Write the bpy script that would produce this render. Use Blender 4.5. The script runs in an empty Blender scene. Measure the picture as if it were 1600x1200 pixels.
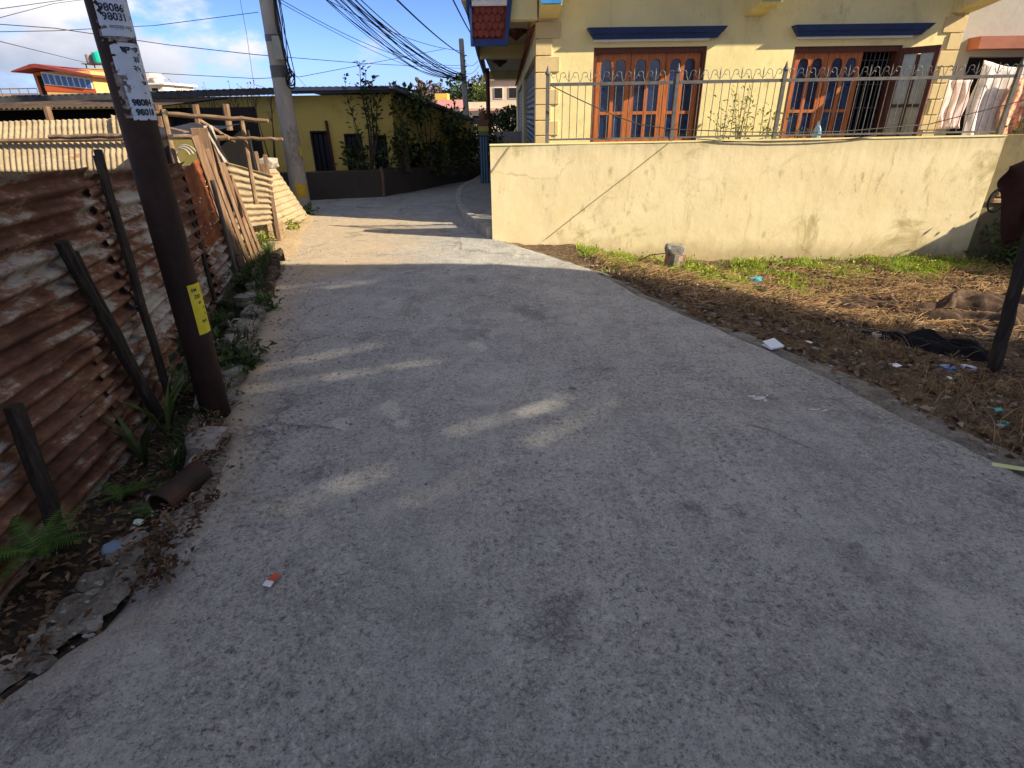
import bpy, bmesh, math, random
import numpy as np
from mathutils import Vector, Matrix, noise as mnoise

random.seed(7)
RNG = np.random.default_rng(7)
SC = bpy.context.scene
COL = SC.collection
PI = math.pi

# ------------------------------------------------------------------ camera
cam_data = bpy.data.cameras.new("camera")
cam = bpy.data.objects.new("camera", cam_data)
COL.objects.link(cam)
_p, _r = math.radians(26.1), math.radians(0.8)
_f = Vector((0, math.cos(_p), -math.sin(_p)))
_u0 = Vector((0, math.sin(_p), math.cos(_p)))
_x0 = Vector((1, 0, 0))
_x = _x0 * math.cos(_r) - _u0 * math.sin(_r)
_u = _u0 * math.cos(_r) + _x0 * math.sin(_r)
_m = Matrix((( _x.x, _u.x, -_f.x, 0.0), (_x.y, _u.y, -_f.y, 0.0), (_x.z, _u.z, -_f.z, 1.6), (0, 0, 0, 1)))
cam.matrix_world = _m
cam_data.sensor_fit = 'HORIZONTAL'
cam_data.sensor_width = 36.0
cam_data.lens = 36.0 * 865.0 / 1600.0
cam_data.clip_start = 0.05
cam_data.clip_end = 3000.0
SC.camera = cam

# ------------------------------------------------------------------ light
SUN_EL = math.radians(30.0)
SUN_H = Vector((0.94, -0.342, 0)).normalized()
SUN_DIR = Vector((SUN_H.x * math.cos(SUN_EL), SUN_H.y * math.cos(SUN_EL), math.sin(SUN_EL)))
sun_data = bpy.data.lights.new("sun", 'SUN')
sun_data.energy = 2.55
sun_data.angle = math.radians(0.53)
sun_data.color = (1.0, 0.85, 0.60)
sun = bpy.data.objects.new("sun", sun_data)
COL.objects.link(sun)
sun.rotation_euler = SUN_DIR.to_track_quat('Z', 'Y').to_euler()
sun.location = (20, -8, 14)

world = bpy.data.worlds.new("World")
SC.world = world
world.use_nodes = True
wn, wl = world.node_tree.nodes, world.node_tree.links
wn.clear()
w_out = wn.new('ShaderNodeOutputWorld')
w_bg = wn.new('ShaderNodeBackground')
w_bg.inputs['Strength'].default_value = 0.125
w_sky = wn.new('ShaderNodeTexSky')
w_sky.sky_type = 'NISHITA'
w_sky.sun_disc = False
w_sky.sun_elevation = SUN_EL
w_sky.sun_rotation = math.atan2(SUN_H.x, SUN_H.y)
w_sky.altitude = 1800.0
w_sky.air_density = 0.18
w_sky.dust_density = 0.05
w_sky.ozone_density = 3.0
# clouds: noise over the direction, gathered round a few cumulus banks ahead
w_tc = wn.new('ShaderNodeTexCoord')
w_n1 = wn.new('ShaderNodeTexNoise')
w_n1.inputs['Scale'].default_value = 4.2
w_n1.inputs['Detail'].default_value = 9.0
w_n1.inputs['Roughness'].default_value = 0.55
w_map = wn.new('ShaderNodeMapping')
w_map.inputs['Scale'].default_value = (1, 1, 2.0)
wl.new(w_tc.outputs['Generated'], w_map.inputs['Vector'])
wl.new(w_map.outputs['Vector'], w_n1.inputs['Vector'])
def w_math(op, a, b=None):
    n = wn.new('ShaderNodeMath'); n.operation = op
    for i, v in enumerate((a, b)):
        if v is None: continue
        if isinstance(v, (int, float)): n.inputs[i].default_value = v
        else: wl.new(v, n.inputs[i])
    return n.outputs[0]
bank = None
for d, rad, amp in (((-0.70, 1.0, 0.150), 0.40, 0.31), ((-0.50, 1.0, 0.185), 0.12, 0.27), ((-0.95, 1.0, 0.11), 0.40, 0.26),
                    ((-0.225, 1.0, 0.085), 0.10, 0.17), ((-0.40, 1.0, 0.08), 0.16, 0.17)):
    v = Vector(d).normalized()
    dist = wn.new('ShaderNodeVectorMath'); dist.operation = 'DISTANCE'
    wl.new(w_tc.outputs['Generated'], dist.inputs[0]); dist.inputs[1].default_value = v
    mr = wn.new('ShaderNodeMapRange'); mr.interpolation_type = 'SMOOTHSTEP'
    wl.new(dist.outputs['Value'], mr.inputs['Value'])
    mr.inputs['From Min'].default_value = 0.0; mr.inputs['From Max'].default_value = rad
    mr.inputs['To Min'].default_value = amp; mr.inputs['To Max'].default_value = 0.0
    bank = mr.outputs[0] if bank is None else w_math('MAXIMUM', bank, mr.outputs[0])
# broken cloud added, mostly out of view, to lift the shade; blue gap ahead
gd = wn.new('ShaderNodeVectorMath'); gd.operation = 'DISTANCE'
wl.new(w_tc.outputs['Generated'], gd.inputs[0]); gd.inputs[1].default_value = Vector((0.12, 1.0, 0.12)).normalized()
gm = wn.new('ShaderNodeMapRange'); gm.interpolation_type = 'SMOOTHSTEP'
wl.new(gd.outputs['Value'], gm.inputs['Value'])
gm.inputs['From Min'].default_value = 0.45; gm.inputs['From Max'].default_value = 0.95
gm.inputs['To Min'].default_value = 0.0; gm.inputs['To Max'].default_value = 0.23
bank = w_math('MAXIMUM', bank, gm.outputs[0])
cl = w_math('ADD', w_n1.outputs['Fac'], bank)
w_cr = wn.new('ShaderNodeMapRange'); w_cr.interpolation_type = 'SMOOTHSTEP'
wl.new(cl, w_cr.inputs['Value'])
w_cr.inputs['From Min'].default_value = 0.655; w_cr.inputs['From Max'].default_value = 0.775
w_n2 = wn.new('ShaderNodeTexNoise'); w_n2.inputs['Scale'].default_value = 3.1; w_n2.inputs['Detail'].default_value = 6.0
wl.new(w_map.outputs['Vector'], w_n2.inputs['Vector'])
w_cc = wn.new('ShaderNodeValToRGB')
w_cc.color_ramp.elements[0].position = 0.42; w_cc.color_ramp.elements[0].color = (.74, .88, 1.22, 1)
w_cc.color_ramp.elements[1].position = 0.60; w_cc.color_ramp.elements[1].color = (2.2, 2.1, 2.15, 1)
wl.new(w_n2.outputs['Fac'], w_cc.inputs['Fac'])
w_mix = wn.new('ShaderNodeMix'); w_mix.data_type = 'RGBA'
wl.new(w_cr.outputs[0], w_mix.inputs['Factor'])
w_hs = wn.new('ShaderNodeHueSaturation'); w_hs.inputs['Saturation'].default_value = 1.0; w_hs.inputs['Value'].default_value = 1.0
wl.new(w_sky.outputs[0], w_hs.inputs['Color'])
wl.new(w_hs.outputs[0], w_mix.inputs['A'])
wl.new(w_cc.outputs['Color'], w_mix.inputs['B'])
# pale haze low over the horizon, all round
w_sep = wn.new('ShaderNodeSeparateXYZ'); wl.new(w_tc.outputs['Generated'], w_sep.inputs[0])
w_hz = wn.new('ShaderNodeMapRange'); w_hz.interpolation_type = 'SMOOTHSTEP'
wl.new(w_sep.outputs['Z'], w_hz.inputs['Value'])
w_hz.inputs['From Min'].default_value = 0.0; w_hz.inputs['From Max'].default_value = 0.13
w_hz.inputs['To Min'].default_value = 0.85; w_hz.inputs['To Max'].default_value = 0.0
w_hmix = wn.new('ShaderNodeMix'); w_hmix.data_type = 'RGBA'
wl.new(w_hz.outputs[0], w_hmix.inputs['Factor']); wl.new(w_mix.outputs['Result'], w_hmix.inputs['A'])
w_hmix.inputs['B'].default_value = (.85, 1.06, 1.42, 1)
wl.new(w_hmix.outputs['Result'], w_bg.inputs['Color'])
wl.new(w_bg.outputs[0], w_out.inputs['Surface'])

SC.view_settings.view_transform = 'Standard'
SC.view_settings.look = 'None'
SC.view_settings.gamma = 1.0
SC.view_settings.use_curve_mapping = False
SC.view_settings.exposure = 2.06
SC.render.engine = 'CYCLES'
SC.cycles.use_denoising = True
SC.cycles.max_bounces = 7
SC.cycles.diffuse_bounces = 4
SC.cycles.transparent_max_bounces = 8

# ------------------------------------------------------------------ mesh helpers
ORIGIN = {}

class MB:
    """Collects faces in world space; build() links them as one mesh object."""
    def __init__(s):
        s.v, s.f, s.r = [], [], []
    def add(s, vs, fs, rnd=None):
        o = len(s.v)
        s.v.extend([tuple(p) for p in vs])
        s.f.extend([tuple(i + o for i in q) for q in fs])
        s.r.extend([random.random() if rnd is None else rnd] * len(vs))
    def quad(s, a, b, c, d, rnd=None):
        s.add((a, b, c, d), ((0, 1, 2, 3),), rnd)
    def box(s, x0, x1, y0, y1, z0, z1, rnd=None):
        s.add([(x0,y0,z0),(x1,y0,z0),(x1,y1,z0),(x0,y1,z0),(x0,y0,z1),(x1,y0,z1),(x1,y1,z1),(x0,y1,z1)],
              [(0,3,2,1),(4,5,6,7),(0,1,5,4),(1,2,6,5),(2,3,7,6),(3,0,4,7)], rnd)
    def beam(s, p0, p1, w, h, up=(0,0,1), w1=None, h1=None, rnd=None):
        p0, p1 = Vector(p0), Vector(p1)
        d = (p1 - p0).normalized(); u = Vector(up)
        side = d.cross(u)
        if side.length < 1e-4: side = d.cross(Vector((0, 1, 0)))
        side.normalize(); u = side.cross(d).normalized()
        w1 = w if w1 is None else w1; h1 = h if h1 is None else h1
        vs = []
        for p, a, b in ((p0, w, h), (p1, w1, h1)):
            for sx, sy in ((-1,-1),(1,-1),(1,1),(-1,1)):
                vs.append(p + side * (a/2*sx) + u * (b/2*sy))
        s.add(vs, [(0,1,2,3),(7,6,5,4),(0,4,5,1),(1,5,6,2),(2,6,7,3),(3,7,4,0)], rnd)
    def tube(s, pts, rad, n=8, cap=True, wob=0.0, rnd=None):
        pts = [Vector(p) for p in pts]
        if not hasattr(rad, '__len__'): rad = [rad] * len(pts)
        vs, fs = [], []
        ref = None
        for i, p in enumerate(pts):
            d = (pts[min(i+1, len(pts)-1)] - pts[max(i-1, 0)])
            d = d.normalized() if d.length > 1e-9 else Vector((0,0,1))
            if ref is None:
                ref = d.orthogonal().normalized()
            ref = (ref - d * ref.dot(d))
            ref = ref.normalized() if ref.length > 1e-6 else d.orthogonal().normalized()
            b = d.cross(ref)
            for k in range(n):
                a = 2*PI*k/n
                rr = rad[i] * (1 + (random.uniform(-wob, wob) if wob else 0))
                vs.append(p + (ref*math.cos(a) + b*math.sin(a)) * rr)
        for i in range(len(pts)-1):
            for k in range(n):
                k2 = (k+1) % n
                fs.append((i*n+k, i*n+k2, (i+1)*n+k2, (i+1)*n+k))
        if cap:
            fs.append(tuple(range(n-1, -1, -1)))
            fs.append(tuple((len(pts)-1)*n + k for k in range(n)))
        s.add(vs, fs, rnd)
    def lathe(s, c, prof, n=12, rnd=None):
        c = Vector(c); vs, fs = [], []
        for r, z in prof:
            for k in range(n):
                a = 2*PI*k/n
                vs.append(c + Vector((r*math.cos(a), r*math.sin(a), z)))
        for i in range(len(prof)-1):
            for k in range(n):
                k2 = (k+1) % n
                fs.append((i*n+k, i*n+k2, (i+1)*n+k2, (i+1)*n+k))
        fs.append(tuple(range(n-1, -1, -1))); fs.append(tuple((len(prof)-1)*n+k for k in range(n)))
        s.add(vs, fs, rnd)
    def prism(s, poly, d, rnd=None):
        """poly: 3-D points of a planar outline, d: extrusion vector"""
        poly = [Vector(p) for p in poly]; d = Vector(d); n = len(poly)
        vs = poly + [p + d for p in poly]
        fs = [tuple(range(n-1, -1, -1)), tuple(range(n, 2*n))] + [(i, (i+1) % n, n+(i+1) % n, n+i) for i in range(n)]
        s.add(vs, fs, rnd)
    def grid(s, fn, nu, nv, rnd=None):
        vs = [fn(i/(nu), j/(nv)) for j in range(nv+1) for i in range(nu+1)]
        fs = [(j*(nu+1)+i, j*(nu+1)+i+1, (j+1)*(nu+1)+i+1, (j+1)*(nu+1)+i) for j in range(nv) for i in range(nu)]
        s.add(vs, fs, rnd)
    def rock(s, c, sx, sy, sz, seed, sub=2, rough=0.28, rnd=None):
        bm = bmesh.new(); bmesh.ops.create_icosphere(bm, subdivisions=sub, radius=1.0)
        off = Vector((seed*3.71, seed*1.37, seed*2.11)); vs = []
        for v in bm.verts:
            k = 1 + rough*mnoise.noise(v.co*1.3 + off) + rough*0.5*mnoise.noise(v.co*3.1 + off)
            q = v.co*k
            q = Vector((max(-.8, min(.8, q.x)), max(-.8, min(.8, q.y)), max(-.75, min(.7, q.z))))
            vs.append((c[0]+q.x*sx, c[1]+q.y*sy, c[2]+q.z*sz))
        fs = [tuple(x.index for x in f.verts) for f in bm.faces]
        bm.free(); s.add(vs, fs, rnd)
    def leaves(s, C, N, size, aspect=0.45, fold=0.12, tilt=None):
        """one folded leaf per row of C; N = pointing directions"""
        for c, d in zip(C, N):
            c = Vector(c); d = Vector(d)
            if d.length < 1e-6: d = Vector((0,0,1))
            d.normalize()
            sd = d.cross(Vector((random.gauss(0,.5), random.gauss(0,.5), 1)))
            if sd.length < 1e-4: sd = d.orthogonal()
            sd.normalize(); nrm = sd.cross(d)
            L = size * random.uniform(.65, 1.3); W = L*aspect
            mid = c + d*L*.5
            r = random.random()
            s.add((c, mid + sd*W*.5 + nrm*L*fold, c + d*L - nrm*L*fold*.7, mid - sd*W*.5 + nrm*L*fold), ((0,1,2),(0,2,3)), r)
    def blades(s, P, h, w, lean=.4, curve=True):
        for p in P:
            a = random.uniform(0, 2*PI); b = random.uniform(0, 2*PI)
            hh = h*random.uniform(.5, 1.35); ww = w*random.uniform(.7, 1.4)/2
            sd = Vector((math.cos(a), math.sin(a), 0))*ww
            ln = Vector((math.cos(b), math.sin(b), 0))*hh*lean*random.uniform(.2, 1.4)
            p = Vector(p); m = p + ln*.35 + Vector((0,0,hh*.6)); t = p + ln + Vector((0,0,hh*random.uniform(.75,1)))
            s.add((p - sd, p + sd, m + sd*.7, t, m - sd*.7), ((0,1,2,4),(4,2,3)), random.random())
    def build(s, name, mat, parent=None, smooth=False, loc=None, kind=None, label=None):
        me = bpy.data.meshes.new(name)
        base = Vector((0,0,0))
        if parent is not None: base = ORIGIN[parent.name]
        elif loc is not None: base = Vector(loc)
        v = np.array(s.v, dtype=np.float32) - np.array(base, dtype=np.float32)
        me.from_pydata(v.tolist(), [], s.f)
        at = me.attributes.new('rnd', 'FLOAT', 'POINT')
        at.data.foreach_set('value', np.array(s.r, dtype=np.float32))
        if smooth: me.polygons.foreach_set('use_smooth', [True]*len(me.polygons))
        me.materials.append(mat)
        me.update()
        o = bpy.data.objects.new(name, me); COL.objects.link(o)
        if parent is not None: o.parent = parent
        else: o.location = base
        ORIGIN[o.name] = base
        if kind: o['kind'] = kind
        if label: o['label'] = label
        return o

def thing(name, label, cat, loc, group=None):
    o = bpy.data.objects.new(name, None); COL.objects.link(o)
    o.empty_display_size = .1
    o.location = loc; ORIGIN[o.name] = Vector(loc)
    o['label'] = label; o['category'] = cat
    if group: o['group'] = group
    return o
def solo(name, mb, mat, label, cat, loc=None, group=None, smooth=False, kind=None):
    if loc is None:
        v = np.array(s_v(mb)); loc = (float(v[:,0].mean()), float(v[:,1].mean()), float(v[:,2].min()))
    o = mb.build(name, mat, None, smooth, loc)
    o['label'] = label; o['category'] = cat
    if group: o['group'] = group
    if kind: o['kind'] = kind
    return o
def s_v(mb): return mb.v
def struct(name, mb, mat, smooth=False, parent=None):
    o = mb.build(name, mat, parent, smooth)
    if parent is None: o['kind'] = 'structure'
    return o
def dup(o, parent, off):
    c = o.copy(); COL.objects.link(c)
    if parent is not None: c.parent = parent
    c.location = Vector(o.location) + Vector(off)
    ORIGIN[c.name] = ORIGIN[o.name] + Vector(off)
    return c
def solid(o, t):
    m = o.modifiers.new('thickness', 'SOLIDIFY'); m.thickness = t; m.offset = 0
    return o
def bevel(o, w, seg=1):
    m = o.modifiers.new('bevel', 'BEVEL'); m.width = w; m.segments = seg; m.limit_method = 'ANGLE'
    return o
def nz(x, y, z=0.0, s=1.0): return mnoise.noise(Vector((x*s, y*s, z*s)))
def fbm(x, y, s=1.0, o=4): return mnoise.fractal(Vector((x*s, y*s, 3.3)), 1.0, 2.0, o)
def interp(x, xs, ys): return float(np.interp(x, xs, ys))
def sm(t): t = max(0., min(1., t)); return t*t*(3-2*t)

# ------------------------------------------------------------------ materials
class NT:
    def __init__(s, name):
        s.m = bpy.data.materials.new(name); s.m.use_nodes = True
        s.n, s.l = s.m.node_tree.nodes, s.m.node_tree.links
        s.b = s.n['Principled BSDF']; s.out = s.n['Material Output']
        s.tc = s.n.new('ShaderNodeTexCoord')
    def set(s, sock, v):
        if v is None: return
        if isinstance(v, (int, float)): sock.default_value = v
        elif isinstance(v, tuple): sock.default_value = v if len(v) == len(sock.default_value) else (*v, 1)
        else: s.l.new(v, sock)
    def map(s, scale=(1,1,1), rot=(0,0,0), loc=(0,0,0), src='Object'):
        n = s.n.new('ShaderNodeMapping'); s.l.new(s.tc.outputs[src], n.inputs['Vector'])
        n.inputs['Scale'].default_value = scale; n.inputs['Rotation'].default_value = rot; n.inputs['Location'].default_value = loc
        return n.outputs[0]
    def noise(s, scale, detail=6, rough=.6, vec=None, dist=0.0, col=False):
        n = s.n.new('ShaderNodeTexNoise'); s.set(n.inputs['Scale'], scale); n.inputs['Detail'].default_value = detail
        n.inputs['Roughness'].default_value = rough; n.inputs['Distortion'].default_value = dist
        s.l.new(vec or s.tc.outputs['Object'], n.inputs['Vector'])
        return n.outputs['Color' if col else 'Fac']
    def voro(s, scale, feature='F1', vec=None, out='Distance', rand=1.0):
        n = s.n.new('ShaderNodeTexVoronoi'); n.feature = feature; n.inputs['Scale'].default_value = scale
        n.inputs['Randomness'].default_value = rand
        s.l.new(vec or s.tc.outputs['Object'], n.inputs['Vector'])
        return n.outputs[out]
    def ramp(s, fac, stops, interp='LINEAR'):
        n = s.n.new('ShaderNodeValToRGB'); cr = n.color_ramp; cr.interpolation = interp
        while len(cr.elements) < len(stops): cr.elements.new(.5)
        for e, (p, c) in zip(cr.elements, stops):
            e.position = p; e.color = (*c, 1) if isinstance(c, tuple) else (c, c, c, 1)
        s.set(n.inputs['Fac'], fac); return n.outputs['Color']
    def rng(s, fac, a, b, lo=0.0, hi=1.0):
        n = s.n.new('ShaderNodeMapRange'); n.interpolation_type = 'SMOOTHSTEP'
        s.set(n.inputs['Value'], fac)
        n.inputs['From Min'].default_value = a; n.inputs['From Max'].default_value = b
        n.inputs['To Min'].default_value = lo; n.inputs['To Max'].default_value = hi
        return n.outputs[0]
    def mix(s, fac, a, b, mode='MIX'):
        n = s.n.new('ShaderNodeMix'); n.data_type = 'RGBA'; n.blend_type = mode
        s.set(n.inputs['Factor'], fac); s.set(n.inputs['A'], a); s.set(n.inputs['B'], b)
        return n.outputs['Result']
    def math(s, op, a, b=None):
        n = s.n.new('ShaderNodeMath'); n.operation = op; s.set(n.inputs[0], a); s.set(n.inputs[1], b); return n.outputs[0]
    def attr(s, name):
        n = s.n.new('ShaderNodeAttribute'); n.attribute_name = name; return n.outputs['Fac']
    def xyz(s, src='Object'):
        n = s.n.new('ShaderNodeSeparateXYZ'); s.l.new(s.tc.outputs[src], n.inputs[0]); return n.outputs
    def objrand(s):
        n = s.n.new('ShaderNodeObjectInfo'); return n.outputs['Random']
    def bump(s, h, strength=.3, dist=.01, prev=None):
        n = s.n.new('ShaderNodeBump'); n.inputs['Strength'].default_value = strength; n.inputs['Distance'].default_value = dist
        s.set(n.inputs['Height'], h)
        if prev is not None: s.l.new(prev, n.inputs['Normal'])
        return n.outputs[0]
    def done(s, col=None, rough=.8, metal=0.0, spec=.35, nrm=None):
        s.set(s.b.inputs['Base Color'], col); s.set(s.b.inputs['Roughness'], rough); s.set(s.b.inputs['Metallic'], metal)
        s.b.inputs['Specular IOR Level'].default_value = spec
        if nrm is not None: s.l.new(nrm, s.b.inputs['Normal'])
        return s.m

def m_noise(name, stops, scale=3, rough=.85, stretch=(1,1,1), bump=.3, bdist=.006, bscale=None, spec=.3, metal=0., grime=None, detail=8):
    t = NT(name); v = t.map(stretch)
    c = t.ramp(t.noise(scale, detail, .62, v), stops)
    if grime:
        col, sc, lo, hi, amt = grime
        c = t.mix(t.rng(t.noise(sc, 6, .65), lo, hi, 0, amt), c, col)
    h = t.noise(bscale or scale*9, 6, .65, v)
    return t.done(c, rough, metal, spec, t.bump(h, bump, bdist))

def m_leaf(name, cols, rough=.55, trans=.25):
    t = NT(name)
    c = t.ramp(t.attr('rnd'), [(i/max(1, len(cols)-1), q) for i, q in enumerate(cols)])
    t.done(c, rough, 0, .35)
    if trans:
        tr = t.n.new('ShaderNodeBsdfTranslucent'); t.set(tr.inputs['Color'], c)
        mx = t.n.new('ShaderNodeMixShader'); mx.inputs[0].default_value = trans
        t.l.new(t.b.outputs[0], mx.inputs[1]); t.l.new(tr.outputs[0], mx.inputs[2]); t.l.new(mx.outputs[0], t.out.inputs['Surface'])
    return t.m

def m_flat(name, c, rough=.6, metal=0., spec=.4, var=.12, scale=9):
    d = tuple(x*(1-var) for x in c); e = tuple(min(1, x*(1+var)) for x in c)
    return m_noise(name, [(.3, d), (.7, e)], scale, rough, bump=.12, bdist=.003, spec=spec, metal=metal)
# road concrete -----------------------------------------------------------
def make_road_mat():
    t = NT('road_concrete')
    big = t.noise(.55, 5, .6); mid = t.noise(4.2, 9, .72, dist=.7); blot = t.noise(14, 8, .75, dist=.4)
    fine = t.noise(105, 5, .8); grain = t.noise(260, 3, .7)
    grit = t.voro(150, 'F1'); gcol = t.voro(150, 'F1', out='Color')
    c = t.ramp(big, [(.32, (.355,.358,.362)), (.5, (.45,.45,.445)), (.68, (.555,.548,.53))])
    c = t.mix(t.rng(mid, .42, .64, 0, .58), c, (.22,.222,.225))
    c = t.mix(t.rng(mid, .45, .30, 0, .5), c, (.56,.545,.51))
    c = t.mix(t.rng(blot, .53, .68, 0, .6), c, (.16,.16,.163))
    c = t.mix(t.rng(blot, .46, .32, 0, .35), c, (.52,.525,.51))
    streak = t.noise(2.2, 8, .75, t.map((3.4, .5, 1), (0,0,.12)))
    c = t.mix(t.rng(streak, .55, .76, 0, .5), c, (.53,.505,.46))
    c = t.mix(t.rng(streak, .45, .28, 0, .35), c, (.22,.215,.21))
    grav = t.noise(38, 6, .8, dist=.3)
    expo = t.rng(t.noise(1.05, 8, .72, t.map((1.5, .6, 1), (0,0,.1), (2,5,0))), .38, .58, .35, 1)
    c = t.mix(t.math('MULTIPLY', expo, t.rng(grav, .53, .62, 0, .8)), c, (.70,.68,.64))
    c = t.mix(t.math('MULTIPLY', expo, t.rng(grav, .47, .37, 0, 1.0)), c, (.075,.074,.076))
    c = t.mix(t.math('MULTIPLY', expo, .22), c, (.22,.215,.21))
    trk = t.noise(1.5, 8, .78, t.map((3.0, .5, 1), (0,0,.12)), dist=.5)
    c = t.mix(t.rng(trk, .53, .66, 0, .42), c, (.19,.186,.182))
    c = t.mix(t.rng(trk, .46, .34, 0, .38), c, (.58,.555,.51))
    c = t.mix(t.rng(fine, .54, .68, 0, .55), c, (.68,.67,.64))
    c = t.mix(t.rng(fine, .48, .34, 0, .85), c, (.07,.07,.073))
    c = t.mix(t.rng(grain, .45, .30, 0, .5), c, (.13,.128,.126))
    sp = t.n.new('ShaderNodeSeparateColor'); t.l.new(gcol, sp.inputs[0])
    stone = t.math('MULTIPLY', t.rng(grit, .36, .26, 0, 1), t.rng(sp.outputs[0], .92, .95, 0, 1))
    c = t.mix(t.math('MULTIPLY', stone, .7), c, (.66,.65,.63))
    # dust
    dust = t.attr('dust')
    dn = t.noise(3.3, 9, .75, t.map((1, .7, 1)))
    df = t.rng(t.math('ADD', dust, t.math('MULTIPLY', t.math('SUBTRACT', dn, .5), 1.2)), .25, .9)
    c = t.mix(t.math('MULTIPLY', df, .82), c, t.mix(t.rng(fine, .55, .35, 0, .35), t.ramp(t.noise(9, 8, .75), [(.3, (.40,.31,.215)), (.7, (.60,.48,.335))]), (.22,.17,.12)))
    # oil, betel and gum spots
    pv = t.mix(.05, t.tc.outputs['Object'], t.noise(9, 5, .7, col=True))
    for k, (scl, r0, thr, amt) in enumerate(((1.9, .06, .62, .75), (4.3, .085, .74, .6), (9, .12, .82, .55))):
        sv = t.voro(scl, 'F1', pv); sc = t.voro(scl, 'F1', pv, out='Color')
        s2 = t.n.new('ShaderNodeSeparateColor'); t.l.new(sc, s2.inputs[0])
        spot = t.math('MULTIPLY', t.rng(sv, r0, r0*.5, 0, 1), t.rng(s2.outputs[k % 3], thr, thr+.06, 0, amt))
        c = t.mix(spot, c, (.075,.07,.07))
    # rough patches where the skin of the concrete has worn away
    wn_ = t.math('SUBTRACT', t.noise(7, 8, .8), .5)
    worn = t.math('MAXIMUM', t.rng(t.noise(1.6, 8, .75), .56, .66), t.rng(t.math('ADD', t.attr('wear'), t.math('MULTIPLY', wn_, 1.6)), .35, .9))
    pit = t.voro(38, 'DISTANCE_TO_EDGE', t.mix(.04, t.tc.outputs['Object'], t.noise(30, 4, .7, col=True)))
    c = t.mix(t.math('MULTIPLY', worn, t.rng(pit, .09, .02, 0, .55)), c, (.13,.125,.12))
    c = t.mix(t.math('MULTIPLY', worn, .32), c, (.15,.15,.155))
    pale = t.math('MAXIMUM', t.rng(t.noise(2.1, 9, .8, t.map((1,1,1), (0,0,0), (7,3,0))), .60, .68), t.rng(t.math('ADD', t.attr('scuff'), t.math('MULTIPLY', wn_, 1.8)), .45, .7))
    c = t.mix(t.math('MULTIPLY', pale, t.rng(fine, .40, .55, 0, .85)), c, (.62,.60,.56))
    # hairline cracks
    cv = t.mix(.30, t.tc.outputs['Object'], t.noise(2.2, 8, .75, col=True))
    cr = t.voro(.8, 'DISTANCE_TO_EDGE', cv)
    cm = t.math('MULTIPLY', t.rng(cr, .007, .002, 0, 1), t.rng(t.noise(.9, 3, .5), .53, .61, 0, .38))
    c = t.mix(cm, c, (.06,.056,.052))
    h = t.math('ADD', t.math('MULTIPLY', fine, .6), t.math('MULTIPLY', grav, 1.0))
    h = t.math('SUBTRACT', h, t.math('MULTIPLY', cm, 1.2))
    h = t.math('SUBTRACT', h, t.math('MULTIPLY', t.math('MULTIPLY', worn, t.rng(pit, .09, .02)), .5))
    nb = t.bump(t.math('ADD', mid, t.math('MULTIPLY', blot, .5)), .7, .022)
    return t.done(c, t.rng(big, .3, .7, .82, .66), 0, .3, t.bump(h, 1.0, .012, nb))
M_ROAD = make_road_mat()

def make_dirt(name, cols, leafy=True):
    t = NT(name)
    c = t.ramp(t.noise(2.2, 8, .7), [(.3, cols[0]), (.5, cols[1]), (.7, cols[2])])
    f = t.noise(45, 6, .75)
    c = t.mix(t.rng(f, .5, .7, 0, .6), c, cols[3])
    c = t.mix(t.rng(f, .48, .33, 0, .8), c, (.018,.014,.011))
    vc = t.voro(34, 'F1', t.map((1,1.7,1), (0,0,.5)), out='Color'); sp = t.n.new('ShaderNodeSeparateColor'); t.l.new(vc, sp.inputs[0])
    c = t.mix(t.rng(sp.outputs[0], .78, .82, 0, .5), c, (.30,.19,.10))
    nb = t.bump(t.noise(14, 7, .7), .8, .03)
    return t.done(c, .95, 0, .15, t.bump(f, .9, .012, nb))
M_LOT = make_dirt('lot_dirt', [(.035,.026,.019), (.085,.06,.04), (.17,.115,.07), (.28,.20,.125)])
M_DITCH = make_dirt('ditch_dirt', [(.02,.017,.014), (.04,.032,.025), (.075,.06,.045), (.13,.105,.085)])
M_SAND = make_dirt('sand_dirt', [(.30,.225,.14), (.40,.30,.19), (.46,.36,.24), (.52,.42,.30)])
def make_edge():
    t = NT('edge_concrete')
    c = t.ramp(t.noise(5, 9, .75), [(.3,(.13,.115,.098)), (.5,(.25,.23,.20)), (.7,(.40,.375,.335))])
    g_ = t.noise(45, 6, .8, dist=.3)
    c = t.mix(t.rng(g_, .48, .36, 0, .85), c, (.07,.062,.054)); c = t.mix(t.rng(g_, .54, .66, 0, .5), c, (.46,.44,.40))
    c = t.mix(t.rng(t.noise(3.1, 9, .8), .52, .66, 0, .75), c, (.10,.072,.05))
    nb = t.bump(t.noise(16, 8, .75), 1.0, .03)
    return t.done(c, .92, 0, .2, t.bump(g_, 1.0, .014, nb))
M_EDGE = make_edge()
M_STONE = m_noise('stone', [(.3,(.14,.13,.115)), (.5,(.25,.23,.21)), (.72,(.38,.36,.33))], 8, .92, bump=.8, bdist=.015, bscale=40, grime=((.05,.045,.035), 7, .5, .68, .7))

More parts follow.
